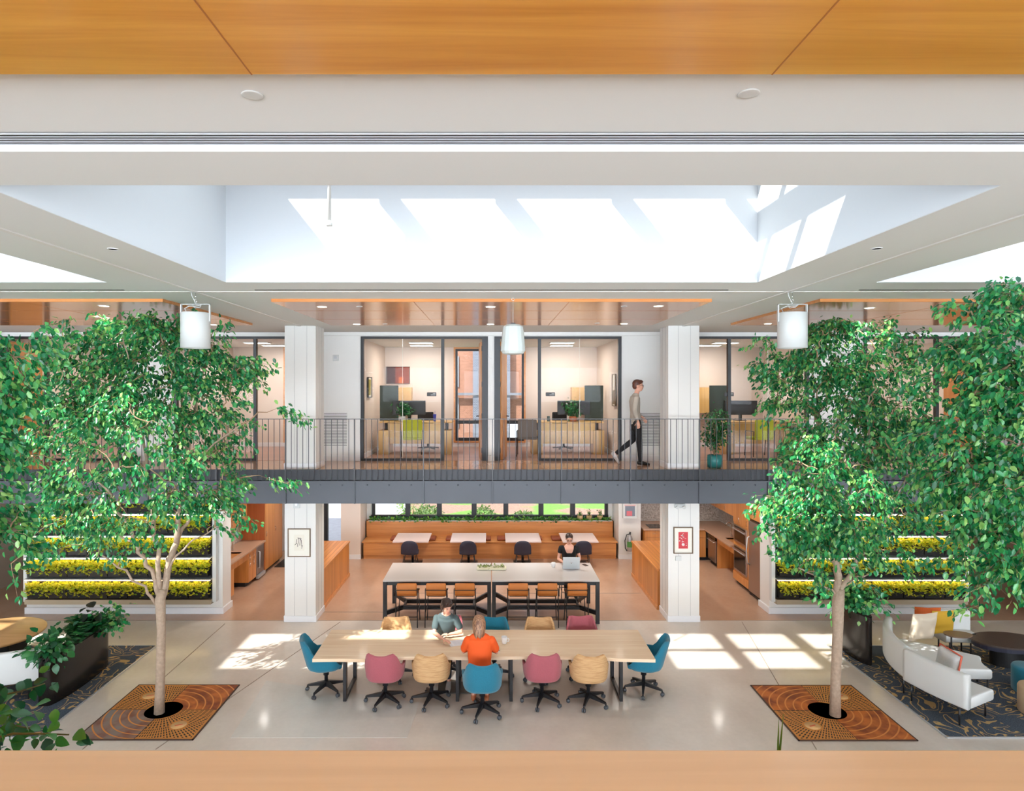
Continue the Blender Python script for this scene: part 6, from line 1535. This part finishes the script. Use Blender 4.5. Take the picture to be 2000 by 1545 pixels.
# ---- woman in orange, near side, from behind
x = (937-CX)*9.9/F
p = empty('person', (x, 9.75, 0), 0, 'woman in an orange T-shirt seated at the long table, seen from behind', 'person'); p.scale = (1.05,1.05,1.07)
b = MB(); sh_ = MB(); S = (1,0,0)
pel = (0,.02,.56); ch = (0,.10,.92); nk = (.0,.13,1.10)
torso(b, pel, ch, nk, S, 0, .185, .17, .145); torso(sh_, (0,.02,.52), ch, nk, S, .014, .19, .175, .15)
b.loft([((0,.12,1.04),.05,.05),((0,.14,1.16),.048,.048)], S, 14)
M = head_parts(b, Vector((-.01,.16,1.235)), PI, .22, 0, .98); face(p, M, False)
arm(b, (-.172,.11,1.01), (-.245,.23,.80), (-.13,.42,.80), (.5,.85,0), (0,0,1), sh_, .70, .016, 1.0, .4, -1)
arm(b, (.172,.11,1.01), (.25,.21,.80), (.11,.40,.80), (-.7,.7,0), (0,0,1), sh_, .70, .016, 1.0, .4, 1)
for sx in (-1,1): leg(b, (sx*.09,.02,.55), (sx*.11,.44,.53), (sx*.10,.40,.10), 0, .95)
remesh(b.build('body', SKIN, p), .010); remesh(sh_.build('t_shirt', plain('orange cotton', srgb(232,88,24), .8), p), .010)
tr = MB()
for sx in (-1,1): leg(tr, (sx*.09,.02,.55), (sx*.11,.44,.53), (sx*.10,.405,.30), .014, .95)
tr.loft([((0,.02,.50),.16,.12),((0,.02,.57),.172,.125)], S, 16); remesh(tr.build('trousers', plain('navy trousers', srgb(18,22,36), .8), p), .011)
for sx in (-1,1): shoe(p, (sx*.10,.44,.05), (0,1,-.05), plain('tan sandal', srgb(196,120,80), .6), None)
h = MB(); h.ell(M @ Vector((0,.022,.04)), [.090,.100,.088], 18, 12, M)
for k, an in enumerate([-1.35,-1.0,-.66,-.33,0,.33,.66,1.0,1.35]):
    cx, sy_ = math.sin(an), math.cos(an); dz = .012*((k*7)%3-1)
    h.loft([(M @ Vector((cx*.05,.02+sy_*.045,.085)), .03, .022), (M @ Vector((cx*.082,.015+sy_*.078,.02)), .030, .020), (M @ Vector((cx*.084,.02+sy_*.080,-.06)), .028, .018), (M @ Vector((cx*.074,.03+sy_*.070,-.13+dz)), .024, .016), (M @ Vector((cx*.062,.035+sy_*.062,-.185+dz)), .012, .009)], M.to_3x3() @ Vector((math.cos(an),-math.sin(an),0)), 10)
remesh(h.build('hair', HAIRL, p), .006, 1)
# ---- woman with the laptop at the white table
x = (1111-CX)*14.95/F
p = empty('person', (x, 15.0, 0), 0, 'woman in a black V-neck top working on a laptop at the white table', 'person')
b = MB(); sh_ = MB(); S = (1,0,0)
pel = (0,.0,.78); ch = (0,-.06,1.13); nk = (.0,-.08,1.31)
torso(b, pel, ch, nk, S, 0, .18, .16, .135)
# top with a deep V: side panels plus a lower body
pv = Vector(pel); 
sh_.loft([(Vector((0,0,.74)), .165, .115), (Vector((0,0,.80)), .178, .125), (Vector((0,-.03,.96)), .150, .108), (Vector((0,-.055,1.09)), .166, .122)], S, 22)
for sx in (-1,1): sh_.loft([(Vector((sx*.075,-.058,1.06)), .090, .120), (Vector((sx*.112,-.070,1.16)), .062, .108), (Vector((sx*.138,-.078,1.24)), .046, .076), (Vector((sx*.150,-.080,1.27)), .034, .050)], S, 14)
sh_.loft([(Vector((0,-.02,1.10)), .16, .09), (Vector((0,-.03,1.24)), .15, .055)], S, 14)
b.loft([((0,-.075,1.25),.05,.05),((0,-.09,1.37),.047,.047)], S, 14)
M = head_parts(b, Vector((0,-.12,1.455)), 0, .30, 0, 1.02); face(p, M, True)
arm(b, (-.185,-.07,1.245), (-.25,-.10,.99), (-.13,-.36,.955), (.5,-.85,0), (0,0,1), sh_, .35, .012, .95, .3, 1)
arm(b, (.185,-.07,1.245), (.25,-.10,.99), (.13,-.36,.955), (-.5,-.85,0), (0,0,1), sh_, .35, .012, .95, .3, -1)
for sx in (-1,1): leg(b, (sx*.09,-.02,.77), (sx*.11,-.42,.72), (sx*.10,-.36,.30), 0, .92)
remesh(b.build('body', SKIN, p), .010); remesh(sh_.build('top', plain('black cotton', srgb(14,13,16), .85), p), .009)
tr = MB()
for sx in (-1,1): leg(tr, (sx*.09,-.02,.77), (sx*.11,-.42,.72), (sx*.10,-.365,.34), .012, .92)
tr.loft([((0,0,.73),.155,.115),((0,0,.80),.165,.12)], S, 16); remesh(tr.build('trousers', BLACKP, p), .011)
for sx in (-1,1): shoe(p, (sx*.10,-.40,.27), (0,-1,-.05), BLACKP, None)
h = MB(); h.ell(M @ Vector((0,.024,.048)), [.087,.098,.086], 18, 12, M); h.ell(M @ Vector((0,.09,.05)), [.04,.04,.04], 12, 8, M); remesh(h.build('hair', HAIRB, p), .008, 2)
SKY, SUN, EXPO, HAZE = 2.9, 11.5, 0.05, 5.0
# ------------------------------------------------------------------ light, sky, camera
w = bpy.data.worlds.new('sky'); SC.world = w; w.use_nodes = True
bg = w.node_tree.nodes['Background']; bg.inputs[0].default_value = (.80,.90,1.0,1); 
_n = w.node_tree; _tc = _n.nodes.new('ShaderNodeTexCoord'); _sx = _n.nodes.new('ShaderNodeSeparateXYZ'); _n.links.new(_tc.outputs['Generated'], _sx.inputs[0])
def _m(op, a, b):
    k = _n.nodes.new('ShaderNodeMath'); k.operation = op
    for i, v in enumerate((a, b)):
        if isinstance(v, (int, float)): k.inputs[i].default_value = v
        else: _n.links.new(v, k.inputs[i])
    return k.outputs[0]
# hazy sky: brighter low down on the sun's side
_h = _m('MULTIPLY', _m('MAXIMUM', _m('MULTIPLY', _sx.outputs[1], -1.0), 0.0), _m('POWER', _m('SUBTRACT', 1.0, _m('MAXIMUM', _sx.outputs[2], 0.0)), 5.0))
_n.links.new(_m('MULTIPLY', _m('ADD', _m('MULTIPLY', _h, HAZE), 1.0), SKY), bg.inputs[1])
sl = bpy.data.lights.new('sun', 'SUN'); sl.energy = SUN; sl.angle = math.radians(.53); sl.color = (1.0,.96,.88)
so = bpy.data.objects.new('sun', sl); COL.objects.link(so); so.rotation_euler = Vector((.80,.789,-1)).to_track_quat('-Z','Y').to_euler()
cd = bpy.data.cameras.new('camera'); cam = bpy.data.objects.new('camera', cd); COL.objects.link(cam); SC.camera = cam
cam.location = (0,0,H); cam.rotation_euler = (PI/2,0,0)
cd.sensor_fit = 'HORIZONTAL'; cd.sensor_width = 36; cd.lens = 36*F/2000; cd.shift_x = (1000-CX)/2000; cd.shift_y = -(772.5-CY)/2000
cd.clip_start = .05; cd.clip_end = 200
vs = SC.view_settings; SC.display_settings.display_device = 'sRGB'; vs.view_transform = 'Standard'; vs.look = 'None'; vs.exposure = EXPO; vs.gamma = 1; vs.use_curve_mapping = False
cy = SC.cycles
cy.use_denoising = True
try: cy.denoiser = 'OPENIMAGEDENOISE'; cy.denoising_input_passes = 'RGB_ALBEDO_NORMAL'
except Exception: pass
cy.use_adaptive_sampling = True; cy.adaptive_threshold = .05
cy.max_bounces = 6; cy.diffuse_bounces = 3; cy.glossy_bounces = 3; cy.transparent_max_bounces = 16; cy.transmission_bounces = 4
cy.sample_clamp_indirect = 6; cy.caustics_reflective = False; cy.caustics_refractive = False
